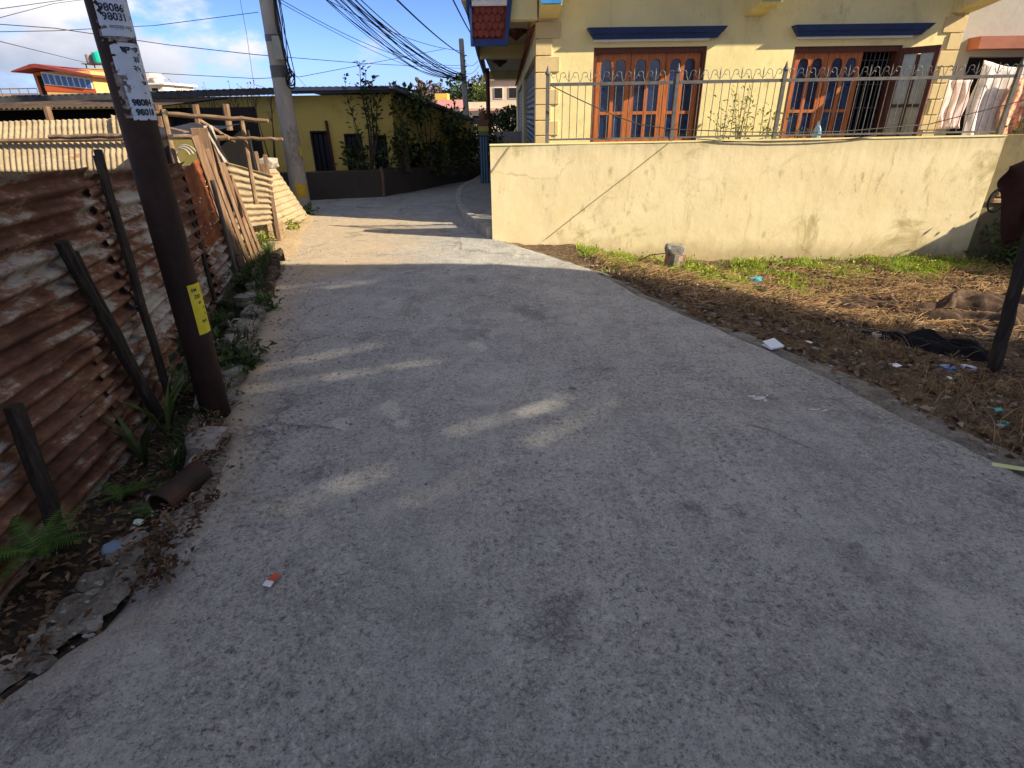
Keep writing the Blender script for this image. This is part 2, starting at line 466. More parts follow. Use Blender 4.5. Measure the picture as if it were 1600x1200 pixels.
# plaster ------------------------------------------------------------------
def make_plaster(name, base, dirt, heavy, base2=None):
    t = NT(name)
    b2 = base2 or tuple(x*.88 for x in base)
    c = t.ramp(t.noise(1.4, 8, .65), [(.35, b2), (.62, base)])
    m1 = t.noise(1.15, 9, .72, t.map((1.2,1,1.0)), dist=.8)
    c = t.mix(t.rng(m1, .53, .70, 0, .62*heavy), c, dirt)
    m2 = t.noise(5.5, 9, .75, t.map((1.3,1,.55)))
    c = t.mix(t.rng(m2, .56, .72, 0, .5*heavy), c, tuple(x*.75 for x in dirt))
    run = t.noise(7, 5, .6, t.map((1,1,.10)))
    c = t.mix(t.rng(run, .58, .78, 0, .35*heavy), c, dirt)
    sv = t.voro(2.3, 'F1', t.map((1,1,.55))); scol = t.voro(2.3, 'F1', t.map((1,1,.55)), out='Color')
    s2 = t.n.new('ShaderNodeSeparateColor'); t.l.new(scol, s2.inputs[0])
    sp = t.math('MULTIPLY', t.rng(sv, .10, .03, 0, 1), t.rng(s2.outputs[1], .66, .75, 0, .30*heavy))
    c = t.mix(sp, c, tuple(x*.7 for x in dirt))
    if name == 'compound_plaster':
        z = t.xyz()[2]; nz_ = t.noise(3.2, 7, .7)
        base_ = t.rng(t.math('SUBTRACT', z, t.math('MULTIPLY', nz_, .55)), .10, -.22, 0, .65)
        c = t.mix(base_, c, (.33,.25,.14))
        rs = t.noise(9, 6, .7, t.map((1,1,.07))); tp = t.rng(t.math('ADD', z, t.math('MULTIPLY', rs, .9)), 1.75, 2.15, 0, .45)
        c = t.mix(tp, c, (.36,.31,.17))
        cv = t.mix(.25, t.tc.outputs['Object'], t.noise(3, 7, .75, col=True)); ck = t.voro(.55, 'DISTANCE_TO_EDGE', cv)
        c = t.mix(t.math('MULTIPLY', t.rng(ck, .006, .002, 0, 1), t.rng(t.noise(.7, 3, .5), .5, .6, 0, .6)), c, (.25,.19,.09))
    nb = t.bump(t.noise(3.5, 6, .65), .35, .02)
    return t.done(c, .88, 0, .25, t.bump(t.noise(120, 4, .7), .25, .003, nb))
M_WALL = make_plaster('compound_plaster', (.79,.685,.445), (.40,.33,.16), 1.5, (.71,.60,.36))
M_HOUSE = make_plaster('house_plaster', (.84,.73,.38), (.45,.37,.16), .8)
M_QUOIN = make_plaster('quoin_plaster', (.66,.52,.28), (.42,.33,.15), .6)
M_OLDHOUSE = make_plaster('old_yellow_plaster', (.80,.60,.16), (.42,.28,.08), .7)
M_GREY = make_plaster('grey_plaster', (.42,.40,.39), (.25,.23,.21), .6)
M_DARKWALL = make_plaster('retaining_plaster', (.075,.062,.05), (.025,.022,.02), 1.0)
M_MOSSY = make_plaster('mossy_plaster', (.20,.165,.09), (.06,.055,.025), 1.3)
M_APRON = m_noise('apron_concrete', [(.3,(.19,.19,.19)), (.7,(.30,.295,.285))], 4, .85, bump=.4, bdist=.006)
M_GROUND = m_noise('ground_earth', [(.3,(.09,.07,.045)), (.7,(.16,.13,.08))], .5, .95, bump=.4, bdist=.05)
M_HILL = m_noise('hill_scrub', [(.3,(.03,.035,.022)), (.7,(.09,.08,.05))], .25, .95, bump=.8, bdist=.8, bscale=.7)

# ------------------------------------------------------------------ setting: ground, road, verges
LY = [-4, .94, 1.20, 1.46, 1.79, 2.19, 2.6, 3.23, 4.29, 5.17, 6.41, 7.6, 8.8, 10.0, 10.9]
LX = [-1.9,-1.72,-1.66,-1.58,-1.55,-1.52,-1.62,-1.83,-2.13,-2.39,-2.76,-3.1,-3.42,-3.65,-4.2]
RY = [-4, 0, 1.5, 2.21, 2.49, 2.85, 3.3, 3.8, 5.2, 6.2, 6.93, 7.86]
RX = [3.9, 3.15, 2.72, 2.48, 2.38, 2.26, 2.12, 1.91, 1.26, .93, .44, -.15]
def road_l(y): return interp(y, LY, LX) + .05*nz(y, 0, 1, 2.3) + .03*nz(y, 5, 1, 7) + .015*nz(y, 7, 1, 19)
def road_r(y): return interp(y, RY, RX) + .03*nz(y, 9, 4, 2.7) + .012*nz(y, 2, 4, 9)
def road_z(x, y):
    return .012*fbm(x, y, 1.1, 3) + .004*fbm(x+9, y, 5, 3)
def lot_z(x, y):
    d = x - road_r(min(y, 7.86))
    return -.035 - .31*sm((d-.1)/2.6) - .05*sm((d-2.4)/3)*0 + .045*fbm(x, y, 1.7, 4)*sm(d/.5) + .03*fbm(x, y, 6, 4)*sm(d/.4)

g = MB()
g.quad((-900,-900,-.75), (900,-900,-.75), (900,900,-.75), (-900,900,-.75))
struct('ground', g, M_GROUND)

def road_sheet():
    ys = np.concatenate([np.arange(-4, .6, .2), np.arange(.6, 8.2, .045), np.arange(8.2, 40.01, .3)])
    nx = 84
    vs, fs, dust = [], [], []
    for j, y in enumerate(ys):
        if y <= 10.9: l = road_l(y)
        else: l = max(-9.5, -4.2 - (y-10.9)*5)
        r = road_r(y) if y < 7.86 else min(1.2, -.15 + (y-7.86)*2)
        for i in range(nx+1):
            u = i/nx
            x = l + (r-l)*u
            z = road_z(x, y)
            if i == 0: z = -.26 if y < 6.5 else -.05
            if i == nx: z = -.08
            if i == 1 and y < 6.5: z -= .03; x = l + .02
            if y < 2.7 and i < 12: z -= .035*(1-i/12)**2*(1+1.5*nz(x, y, 0, 3))
            vs.append((x, y, z))
            dl, dr = x-l, r-x
            d = 1.05*math.exp(-dl/.42)*(.55 + .45*sm((y-1.2)/3)) + .35*math.exp(-dr/.22)
            d += .80*sm((y-5.3)/1.5)*sm((10.6-y)/1.2)*sm((1.4-(x+2.0))/2.9 + .40)
            dust.append(min(1, d))
    W = nx+1
    fs = [(j*W+i, j*W+i+1, (j+1)*W+i+1, (j+1)*W+i) for j in range(len(ys)-1) for i in range(nx)]
    b = MB(); b.add(vs, fs, 0)
    o = struct('road', b, M_ROAD, smooth=True)
    a = o.data.attributes.new('dust', 'FLOAT', 'POINT'); a.data.foreach_set('value', np.array(dust, dtype=np.float32))
    P = np.array(vs)
    for nm, spots in (('wear', ((.17,1.42,.17),(.02,1.32,.14),(-.25,.9,.16),(1.4,1.6,.13),(.2,4.7,.22))),
                      ('scuff', ((-.74,2.94,.11),(-.24,3.94,.10),(-1.0,2.75,.09),(-.62,2.75,.06),(.55,2.05,.07)))):
        w = np.zeros(len(P))
        wob = np.array([nz(p_[0], p_[1], 5, 4.5)*.7 + nz(p_[0], p_[1], 8, 11)*.5 for p_ in vs])
        for x_, y_, r_ in spots: w = np.maximum(w, np.clip(np.exp(-(((P[:,0]-x_)*1.25+(P[:,1]-y_)*.3)**2+((P[:,1]-y_)*.8)**2)/(r_*1.25)**2)*(1+1.1*wob) + .25*wob, 0, 1))
        w *= .8 if nm == 'wear' else .72
        a = o.data.attributes.new(nm, 'FLOAT', 'POINT'); a.data.foreach_set('value', w.astype(np.float32))
    return o
ROAD = road_sheet()

# lot on the right, lower than the road
b = MB()
ys = np.arange(-3, 7.95, .07); n = 90
vs = []
for y in ys:
    x0 = road_r(y) - .06
    for i in range(n+1):
        u = (i/n)**1.25
        x = x0 + (11.5-x0)*u
        vs.append((x, y, lot_z(x, y) if i else -.12))
b.add(vs, [(j*(n+1)+i, j*(n+1)+i+1, (j+1)*(n+1)+i+1, (j+1)*(n+1)+i) for j in range(len(ys)-1) for i in range(n)])
struct('lot_ground', b, M_LOT, smooth=True)

# old broken concrete lip between the road and the lot
b = MB(); vs = []
ys = np.arange(-2, 7.9, .04)
for y in ys:
    x = road_r(y); w = .13 + .12*sm((6.5-y)/4) + .05*nz(y, 1, 7, 3) + .02*nz(y, 1, 7, 11)
    if 4.35 < y < 4.75: w *= .45
    t = -.012 + .012*nz(y, 4, 2, 5)
    vs += [(x-.035+.012*nz(y,0,0,13), y, -.03), (x-.012, y, t-.012), (x+.02, y, t+.012*nz(y, 3, 3, 9)), (x+w*.6, y, t-.012+.01*nz(y, 8, 3, 12)), (x+w, y, t-.03), (x+w+.03, y, -.14)]
b.add(vs, [(j*6+i, j*6+i+1, (j+1)*6+i+1, (j+1)*6+i) for j in range(len(ys)-1) for i in range(5)])
struct('road_edge', b, M_EDGE)

# ditch and yard left of the road
FY = [.6, 1.2, 1.74, 3.28, 4.6, 6.3, 6.8, 9.6, 10.4]
FX = [-2.02,-2.12,-2.20,-2.40,-2.72,-3.20,-3.30,-3.62,-4.0]
def fence_x(y): return interp(y, FY, FX)
def ditch_z(x, y):
    l, f = road_l(y), fence_x(y)
    deep = -.26 + .22*sm((y-4.0)/3.2)
    if x < f: return deep - .02
    u = (x-f)/max(.05, l-f)
    z = deep + (.22*sm((u-.45)/.6))*(1 if y < 6.8 else .2)
    return z + .03*fbm(x, y, 4, 4) + .018*fbm(x, y, 13, 3)
b = MB(); vs = []
ys = np.arange(-1, 11.2, .05); n = 60
for y in ys:
    x1 = road_l(y) + .10
    for i in range(n+1):
        u = i/n
        x = x1 - (.0 + 1.6*u if u < .75 else 1.2 + (u-.75)*36)
        vs.append((x, y, ditch_z(x, y) - (.03 if i == 0 else 0)))
b.add(vs, [(j*(n+1)+i+1, j*(n+1)+i, (j+1)*(n+1)+i, (j+1)*(n+1)+i+1) for j in range(len(ys)-1) for i in range(n)])
struct('ditch_ground', b, M_DITCH, smooth=True)

# sandy shoulder at the bend
b = MB(); vs = []
n, mm = 40, 26
for j in range(n+1):
    y = 6.5 + 4.5*j/n
    f = fence_x(y) - .12; r = road_l(y) + .30 + .12*nz(y, 3, 0, 1.4) - (.25 if y < 7 else 0)*(7-y)
    for i in range(mm+1):
        u = i/mm; x = f + (r-f)*u
        e = math.sin(PI*u)**.6*sm((y-6.5)/.6)*sm((11-y)/.5)
        vs.append((x, y, -.03 + .10*e*(1-.45*u) + .02*fbm(x, y, 2.5, 4)*e))
b.add(vs, [(j*(mm+1)+i, j*(mm+1)+i+1, (j+1)*(mm+1)+i+1, (j+1)*(mm+1)+i) for j in range(n) for i in range(mm)])
struct('sandy_verge', b, M_SAND, smooth=True)

# rubble edging between ditch and road: mortar strip with separate stones
b = MB(); vs = []
ys = np.arange(2.3, 6.5, .05)
for y in ys:
    x = road_l(y)
    k = .05*nz(y, 2, 2, 4)
    vs += [(x-.24+k, y, -.26), (x-.20+k, y, -.09+.02*nz(y,1,1,6)), (x-.05, y, -.005+.02*nz(y,5,1,6)), (x+.05, y, -.03)]
b.add(vs, [(j*4+i, j*4+i+1, (j+1)*4+i+1, (j+1)*4+i) for j in range(len(ys)-1) for i in range(3)])
EDGING = struct('rubble_edging', b, M_EDGE)
y = 2.45; k = 0
while y < 6.45:
    s = random.uniform(.07, .15)
    if not (2.7 < y < 3.12):
        b = MB(); x = road_l(y) - random.uniform(.03, .13)
        b.rock((x, y, .0 + random.uniform(-.03,.015)), s*random.uniform(.8,1.3), s*random.uniform(.7,1.2), s*random.uniform(.5,.8), k+1, 2, .35)
        b.build('stone', M_STONE, EDGING)
    y += s*random.uniform(.9, 1.5); k += 1
for k in range(46):
    y = random.uniform(.75, 2.75) if k < 34 else random.uniform(2.3, 6.4); x = road_l(y) + random.gauss(-.05, .055); s = random.uniform(.02, .075)
    b = MB(); b.rock((x, y, -.03 - max(0, road_l(y)-x)*.5 + s*.1), s*random.uniform(.9,1.5), s*random.uniform(.7,1.1), s*.55, k*1.7+40, 2, .42); b.build('stone', M_STONE if k % 3 else M_EDGE, EDGING)
# crumbled lip of the slab at the near left
b = MB(); vs = []
ys = np.arange(.5, 2.75, .022)
for y in ys:
    x = road_l(y); w = .045 + .05*nz(y, 3, 3, 3.1) + .045*nz(y, 3, 8, 9) + .02*nz(y, 1, 1, 23); d = .012*nz(y, 6, 2, 14)
    vs += [(x+w+.03, y, -.012), (x+w+.015*nz(y,9,9,31), y, .006+d), (x+w*.45, y, .010+d+.01*nz(y,2,6,17)), (x-.02+.02*nz(y,4,4,11), y, -.012+d), (x-.07+.03*nz(y,4,5,8), y, -.07+.02*nz(y,3,1,9)), (x-.14+.03*nz(y,4,7,6), y, -.20)]
b.add(vs, [(j*6+i, j*6+i+1, (j+1)*6+i+1, (j+1)*6+i) for j in range(len(ys)-1) for i in range(5)])
struct('broken_lip', b, M_EDGE)

# raised concrete apron in front of the shops
out = [(-.14,7.9), (-.27,7.98), (-.51,8.75), (-.71,9.44), (-.91,10.46), (-1.01,11.68), (-1.06,12.6), (-1.02,13.3), (-.85,14.2), (-.62,16), (-.4,20), (-.2,31), (.6,31), (.6,8.0)]
b = MB(); b.prism([(x, y, -.1) for x, y in out], (0, 0, .25))
bevel(struct('apron', b, M_APRON), .015, 2)
M_KERB = m_noise('kerb_concrete', [(.3,(.25,.24,.225)), (.7,(.40,.385,.36))], 6, .85, bump=.5, bdist=.008, grime=((.16,.145,.125), 5, .5, .7, .7))
kp = out[1:11]; b = MB()
for k in range(len(kp)-1):
    p, q = Vector((*kp[k], .06)), Vector((*kp[k+1], .06)); d_ = (q-p).normalized()*.02
    b.beam(p-d_, q+d_, .12, .20 + .004*(k % 2))
bevel(struct('kerb', b, M_KERB), .012)

# far hill
b = MB()
def hill(u, v):
    x = -120 + 240*u; y = 130 + 60*v
    return (x, y, -1 + sm(v*1.6)*(6.4 + 1.6*fbm(x, y, .03, 4)) * (1 - .35*sm((x+8)/30)))
b.grid(hill, 80, 12)
struct('hill', b, M_HILL, smooth=True)
# ------------------------------------------------------------------ materials for buildings
M_BLUE = m_noise('blue_paint', [(.3,(.012,.035,.13)), (.7,(.02,.055,.19))], 5, .55, bump=.15, bdist=.003)
M_SKYBLUE = m_noise('sky_blue_paint', [(.3,(.03,.20,.52)), (.7,(.05,.27,.62))], 5, .5, bump=.1)
M_WHITE = m_noise('white_paint', [(.3,(.66,.64,.60)), (.7,(.80,.78,.74))], 5, .6, bump=.15)
def make_wood():
    t = NT('orange_wood')
    v = t.map((14, 14, 1.1))
    c = t.ramp(t.noise(3.2, 7, .65, v, dist=.4), [(.3, (.24,.065,.02)), (.5, (.42,.125,.035)), (.72, (.56,.19,.055))])
    return t.done(c, .45, 0, .4, t.bump(t.noise(6, 6, .6, v), .15, .003))
M_WOOD = make_wood()
M_DARKWOOD = m_noise('dark_frame_wood', [(.3,(.07,.024,.014)), (.7,(.14,.045,.024))], 6, .5, stretch=(6,6,1), bump=.15)
def make_glass():
    t = NT('sky_reflect_glass')
    r_ = t.objrand(); n_ = t.noise(2.2, 6, .65, t.map((3,3,.8)))
    c = t.ramp(t.math('ADD', t.math('MULTIPLY', n_, .7), t.math('MULTIPLY', r_, .35)), [(.3, (.003,.009,.035)), (.55, (.007,.022,.09)), (.8, (.03,.06,.13))])  # blue tone and pale streaks paint in the reflected sky
    c = t.mix(t.rng(t.noise(14, 6, .7), .58, .75, 0, .4), c, (.09,.09,.085))
    return t.done(c, t.rng(n_, .35, .65, .05, .22), 0, .8, t.bump(t.noise(2.5, 2, .5), .06, .02))
M_GLASS = make_glass()
M_REFLPANE = m_noise('pale_reflect_glass', [(.35,(.30,.31,.24)), (.65,(.48,.47,.36))], 4, .08, bump=.05, spec=.7)  # yellowish pane colour stands in for a reflection
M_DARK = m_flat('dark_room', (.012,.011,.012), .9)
M_STEEL = m_noise('grey_painted_steel', [(.3,(.085,.082,.085)),(.7,(.16,.155,.155))], 14, .5, bump=.15, metal=.1, grime=((.12,.06,.03), 9, .6, .75, .5))
M_SHUTTER = m_noise('shutter_steel', [(.3,(.10,.095,.10)), (.7,(.17,.165,.165))], 5, .5, metal=.3, bump=.1)
M_TILE = m_noise('roof_tile', [(.3,(.15,.028,.018)), (.7,(.28,.06,.035))], 7, .75, bump=.3)
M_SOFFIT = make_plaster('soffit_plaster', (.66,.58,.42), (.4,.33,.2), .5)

# ------------------------------------------------------------------ compound wall
CW = thing('compound_wall', 'low cream plastered compound wall with olive stains beside the lot', 'wall', (3.1, 7.98, -.35))
b = MB(); b.grid(lambda u, v: (-.245 + 6.745*u, 7.87 + .006*fbm(u*7, v*2, 1, 3), -.6 + 1.815*v + .028*u*v), 60, 14)
nb = len(b.v)
b.quad((-.245,7.87,-.6), (-.245,7.87,1.215), (-.245,8.08,1.215), (-.245,8.08,-.6))
b.quad((6.5,7.87,1.243), (6.5,7.87,-.6), (6.5,8.08,-.6), (6.5,8.08,1.243))
b.quad((6.5,8.08,-.6), (-.245,8.08,-.6), (-.245,8.08,1.215), (6.5,8.08,1.243))
b.build('wall_face', M_WALL, CW)
b = MB(); b.prism([(-.25,7.862,1.216), (6.5,7.862,1.244), (6.5,8.086,1.244), (-.25,8.086,1.216)], (0,0,.012)); b.build('coping', M_HOUSE, CW)
b = MB()
# thin grey cables clipped along the wall head
b.tube([(2.45,7.855,1.265), (2.8,7.85,1.235), (3.36,7.85,1.212), (4.0,7.85,1.218), (4.43,7.85,1.238), (4.78,7.85,1.275)], .006, 5)
solo('wall_cable_or_shadow', b, m_flat('black_cable', (.012,.012,.013), .5), 'thin brown cable sagging along the top edge of the cream wall', 'cable')
M_BLACK = bpy.data.materials['black_cable']

b = MB(); b.tube([(2.10,7.858,1.225), (1.70,7.859,.915), (1.30,7.857,.615), (.90,7.859,.31), (.50,7.858,.0)], .0032, 5)  # thin dull tube stands in for a wire's cast shadow
solo('wall_cable_or_shadow', b, m_flat('grey_brown_shadow', (.27,.22,.13), .7), 'thin straight strand drawn as a wire shadow slanting down the whole face of the cream wall', 'cable')
b = MB(); b.tube([(.03,7.858,1.215), (-.10,7.858,1.06), (-.235,7.858,.88)], .005, 5)  # second tube laid where a short wire shadow falls
solo('wall_cable_or_shadow', b, bpy.data.materials['grey_brown_shadow'], 'short thin strand drawn as a wire shadow crossing the upper corner of the cream wall by the lane', 'cable')

MW = thing('mossy_wall', 'mossy unpainted boundary wall continuing right of the cream wall', 'wall', (8.2, 8.0, -.35))
b = MB(); b.grid(lambda u, v: (6.505 + 5*u, 7.90 + .02*fbm(u*7, v*3, 1, 3), -.6 + 1.86*v), 40, 14)
b.quad((6.505,7.9,1.26), (11.5,7.9,1.26), (11.5,8.08,1.26), (6.505,8.08,1.26))
b.build('wall_face', M_MOSSY, MW)
# some exposed bricks low in the mossy wall
M_BRICK = m_noise('bare_brick', [(.3,(.20,.12,.07)), (.7,(.42,.30,.19))], 9, .9, bump=.5)
for i in range(9):
    b = MB(); x = 6.62 + (i % 3)*.17 + random.uniform(-.02,.02) + .06*(i//3); z = .40 + (i//3)*.085
    b.box(x, x+.15, 7.868 + random.uniform(-.012,.01), 7.92, z, z+.06); bevel(b.build('brick', M_BRICK, MW), .008)

# ------------------------------------------------------------------ railing on the compound wall
RL = thing('railing', 'grey steel railing with scrolls and spikes on the cream compound wall', 'railing', (3.4, 7.95, 1.235))
RYY = 7.95
def rz(x): return 1.232 + .0042*(x+.25)
posts = [.505, 2.14, 3.49, 6.44]
POST = None
for i, x in enumerate(posts):
    if POST is None:
        b = MB(); b.box(x-.022, x+.022, RYY-.022, RYY+.022, rz(x), rz(x)+.79); POST = b.build('post', M_STEEL, RL)
        b = MB(); b.lathe((x, RYY, rz(x)+.79), [(.036,0), (.036,.012), (.022,.035), (.004,.10)], 10); FIN = b.build('finial', M_STEEL, POST)
    else:
        off = (x-posts[0], 0, rz(x)-rz(posts[0]))
        p = dup(POST, RL, off); f = FIN.copy(); COL.objects.link(f); f.parent = p
for n_, z0, z1 in (('top_rail', .655, .70), ('bottom_rail', .025, .055)):
    for i in range(3):
        a, c = posts[i]+.028, posts[i+1]-.028
        if i == 2:
            c = 6.41
        b = MB(); b.beam((a, RYY, rz(a)+(z0+z1)/2), (c, RYY, rz(c)+(z0+z1)/2), .022, z1-z0-.008); b.build(n_, M_STEEL, RL)
PK = SCR = SPK = None
for i in range(3):
    a, c = posts[i], posts[i+1]
    k = max(1, round((c-a)/.094))
    for j in range(1, k):
        x = a + (c-a)*j/k
        if PK is None:
            b = MB(); b.tube([(x, RYY, rz(x)+.05), (x, RYY, rz(x)+.66)], .005, 5); PK = b.build('picket', M_STEEL, RL); px0 = x
        else: dup(PK, RL, (x-px0, 0, rz(x)-rz(px0)))
    k = max(1, round((c-a-.1)/.262))
    for j in range(k):
        x = a + (c-a)*(j+.5)/k
        if SCR is None:
            b = MB()
            for s in (-1, 1):
                pts = [(x + s*.004, RYY, rz(x)+.70)]
                for q in range(15):
                    t_ = q/14; ang = PI*(-.5) + t_*PI*1.9
                    r_ = .034*(1-.45*t_)
                    pts.append((x + s*(.068 + r_*math.sin(ang)*-1 - .0), RYY, rz(x)+.775 + r_*math.cos(ang)*1.0 + .02*(1-t_)))
                pts = [(x + s*.004, RYY, rz(x)+.70), (x + s*.022, RYY, rz(x)+.745)] + \
                      [(x + s*(.062 - (.036*(1-.35*q/13))*math.cos(q/13*PI*1.55)), RYY, rz(x)+.778 + (.034*(1-.35*q/13))*math.sin(q/13*PI*1.55)) for q in range(14)]
                b.tube(pts, .0042, 5)
            SCR = b.build('scroll', M_STEEL, RL); sx0 = x
            b = MB(); b.tube([(x+.131, RYY, rz(x)+.70), (x+.131, RYY, rz(x)+.78), (x+.131, RYY, rz(x)+.84)], [.004,.009,.001], 5)
            for s in (-1, 1): b.tube([(x+.131, RYY, rz(x)+.71), (x+.131+s*.03, RYY, rz(x)+.735), (x+.131+s*.045, RYY, rz(x)+.77)], .004, 4)
            SPK = b.build('spike', M_STEEL, RL)
        else:
            dup(SCR, RL, (x-sx0, 0, rz(x)-rz(sx0)))
            if j < k-1: dup(SPK, RL, (x-sx0, 0, rz(x)-rz(sx0)))

# ------------------------------------------------------------------ yellow house on the right
HY = 8.8
HS = thing('yellow_house', 'cream yellow house with blue lintels and orange shuttered windows behind the railing', 'house', (4, 14, 0))
W1 = (1.185, 2.735, 1.10, 2.385); W2 = (3.935, 5.42, 1.10, 2.365)
def holes_wall(x0, x1, z0, z1, holes, y0, y1):
    b = MB()
    xs = sorted({x0, x1, *[h[0] for h in holes], *[h[1] for h in holes]}); zs = sorted({z0, z1, *[h[2] for h in holes], *[h[3] for h in holes]})
    def is_hole(i, j):
        cx, cz = (xs[i]+xs[i+1])/2, (zs[j]+zs[j+1])/2
        return any(h[0] < cx < h[1] and h[2] < cz < h[3] for h in holes)
    for i in range(len(xs)-1):
        for j in range(len(zs)-1):
            if is_hole(i, j): continue
            a, c, d, e = xs[i], xs[i+1], zs[j], zs[j+1]
            b.quad((a,y0,d), (c,y0,d), (c,y0,e), (a,y0,e)); b.quad((a,y1,d), (a,y1,e), (c,y1,e), (c,y1,d))
    for h in holes:
        a, c, d, e = h
        b.quad((a,y0,d), (a,y0,e), (a,y1,e), (a,y1,d)); b.quad((c,y0,d), (c,y1,d), (c,y1,e), (c,y0,e))
        b.quad((a,y0,e), (c,y0,e), (c,y1,e), (a,y1,e)); b.quad((a,y0,d), (a,y1,d), (c,y1,d), (c,y0,d))
    return b
FW = holes_wall(.42, 6.15, 0, 3.62, [W1, W2], HY, HY+.23)
FW.quad((6.15,HY,0), (6.15,24,0), (6.15,24,3.62), (6.15,HY,3.62))
FW.build('front_wall', M_HOUSE, HS)
# upper storey on its overhang (mostly above the frame) and side wall along the lane
b = MB(); b.box(-.62, 7.45, HY-.73, 30, 3.62, 3.80); b.build('floor_slab', M_HOUSE, HS)
b = MB(); b.box(.1, 7.35, HY-.69, 30, 3.803, 6.6); b.build('upper_wall', M_HOUSE, HS)
b = MB(); b.box(.40, .60, HY+.235, 9.35, 0, 3.6); b.box(.40, .60, 15.9, 17.6, 0, 3.6); b.box(.40, .60, 26.5, 30, 0, 3.6)
b.box(.40, .60, 9.351, 15.899, 2.36, 3.6); b.box(.40, .60, 17.601, 26.499, 2.36, 3.6)
b.build('side_wall', M_HOUSE, HS)
b = MB(); b.box(.62, 6.1, HY+.9, 24, 0, 3.55); b.build('inside', M_DARK, HS)
# quoins at both front corners
z = .9; i = 0
while z < 3.2:
    hgt = .20
    w = .19 if i % 2 else .30
    b = MB(); b.box(.385, .42+w, HY-.022, HY+.20 + (0.06 if i % 2 else 0), z, z+hgt-.012); bevel(b.build('quoin', M_QUOIN, HS), .006)
    b = MB(); b.box(6.19-w, 6.182, HY-.022, HY-.002, z, z+hgt-.012); bevel(b.build('quoin', M_QUOIN, HS), .006)
    z += hgt; i += 1
# beams carrying the overhang, each with a blue boss
for bx, ww in ((.42,.27), (3.17,.26), (5.94,.26)):
    b = MB(); b.prism([(bx,HY-.003,2.72), (bx,HY-.55,2.80), (bx,HY-.55,3.40), (bx,HY-.003,3.615)], (ww,0,0)); B = b.build('cantilever_beam', M_HOUSE, HS)
    b = MB(); b.box(bx+.006, bx+ww-.006, HY-.575, HY-.551, 2.812, 3.2); bb = b.build('blue_boss', M_SKYBLUE, HS)
    b = MB()   # dark curled motif on the boss
    cx = bx+ww/2; b.tube([(cx-.02,HY-.577,2.93), (cx+.01,HY-.577,2.90), (cx+.0,HY-.577,2.86), (cx-.03,HY-.577,2.96), (cx-.05,HY-.577,3.02)], [.008,.016,.010,.016,.006], 6)
    b.build('motif', M_BLUE, bb)
# blue lintel cornices
for (x0, x1) in ((1.07,2.93), (3.83,5.68)):
    b = MB()
    for (a0, a1, z0, z1, d0, d1) in ((.10,.05,2.475,2.535,.07,.10), (.05,.0,2.535,2.60,.12,.16)):
        b.add([(x0+a0,HY-d0,z0),(x1-a0,HY-d0,z0),(x1-a0,HY-.002,z0),(x0+a0,HY-.002,z0),(x0+a1,HY-d1,z1),(x1-a1,HY-d1,z1),(x1-a1,HY-.002,z1),(x0+a1,HY-.002,z1)],
              [(0,3,2,1),(4,5,6,7),(0,1,5,4),(1,2,6,5),(2,3,7,6),(3,0,4,7)])
    b.build('lintel_cornice', M_BLUE, HS)
    b = MB(); b.box(x0+.10, x1-.20, HY-.05, HY-.002, 2.447, 2.473); b.build('lintel_lit_strip', M_WHITE, HS)  # white slab stands in for a thin sunlit strip below the lintel

def arch_leaf(parent, x0, x1, z0, z1, y, T=None, zt=None):
    """one casement: two columns of an arched pane over a small pane. T maps local points into the scene"""
    T = T or (lambda p: p)
    zt = zt if zt is not None else z0 + (z1-z0)*.36
    st, mid, top = .065, .05, .07
    xm = (x0+x1)/2; t = .04
    b = MB()
    def bx(a, c, d, e):
        q = [(a,y,d),(c,y,d),(c,y+t,d),(a,y+t,d),(a,y,e),(c,y,e),(c,y+t,e),(a,y+t,e)]
        b.add([T(p) for p in q], [(0,3,2,1),(4,5,6,7),(0,1,5,4),(1,2,6,5),(2,3,7,6),(3,0,4,7)])
    bx(x0, x0+st, z0, z1); bx(x1-st, x1, z0, z1); bx(xm-mid/2, xm+mid/2, z0, z1-.001)
    for a, c in ((x0+st, xm-mid/2), (xm+mid/2, x1-st)):
        bx(a, c, z0, z0+.075); bx(a, c, zt-.02, zt+.02)
        # spandrel with an arched underside
        n = 10; zs = z1-top; rise = .06
        def az(u): return zs - rise + rise*(1-abs(2*u-1)**2.4)**.5 - (.012 if abs(2*u-1) > .93 else 0)
        for q in range(n):
            u0, u1 = q/n, (q+1)/n
            p = [(a+(c-a)*u0, y, az(u0)), (a+(c-a)*u1, y, az(u1)), (a+(c-a)*u1, y, z1), (a+(c-a)*u0, y, z1)]
            b.prism([T(k) for k in p], Vector(T((a, y+t, z0))) - Vector(T((a, y, z0))))
    leaf = b.build('casement', M_WOOD, parent)
    for a, c in ((x0+st, xm-mid/2), (xm+mid/2, x1-st)):
        for d, e in ((z0+.075, zt-.02), (zt+.02, z1-top+.01)):
            g = MB(); g.add([T(p) for p in ((a,y+.026,d),(c,y+.026,d),(c,y+.026,e),(a,y+.026,e))], ((0,1,2,3),)); g.build('glass_pane', M_GLASS, parent)
    return leaf

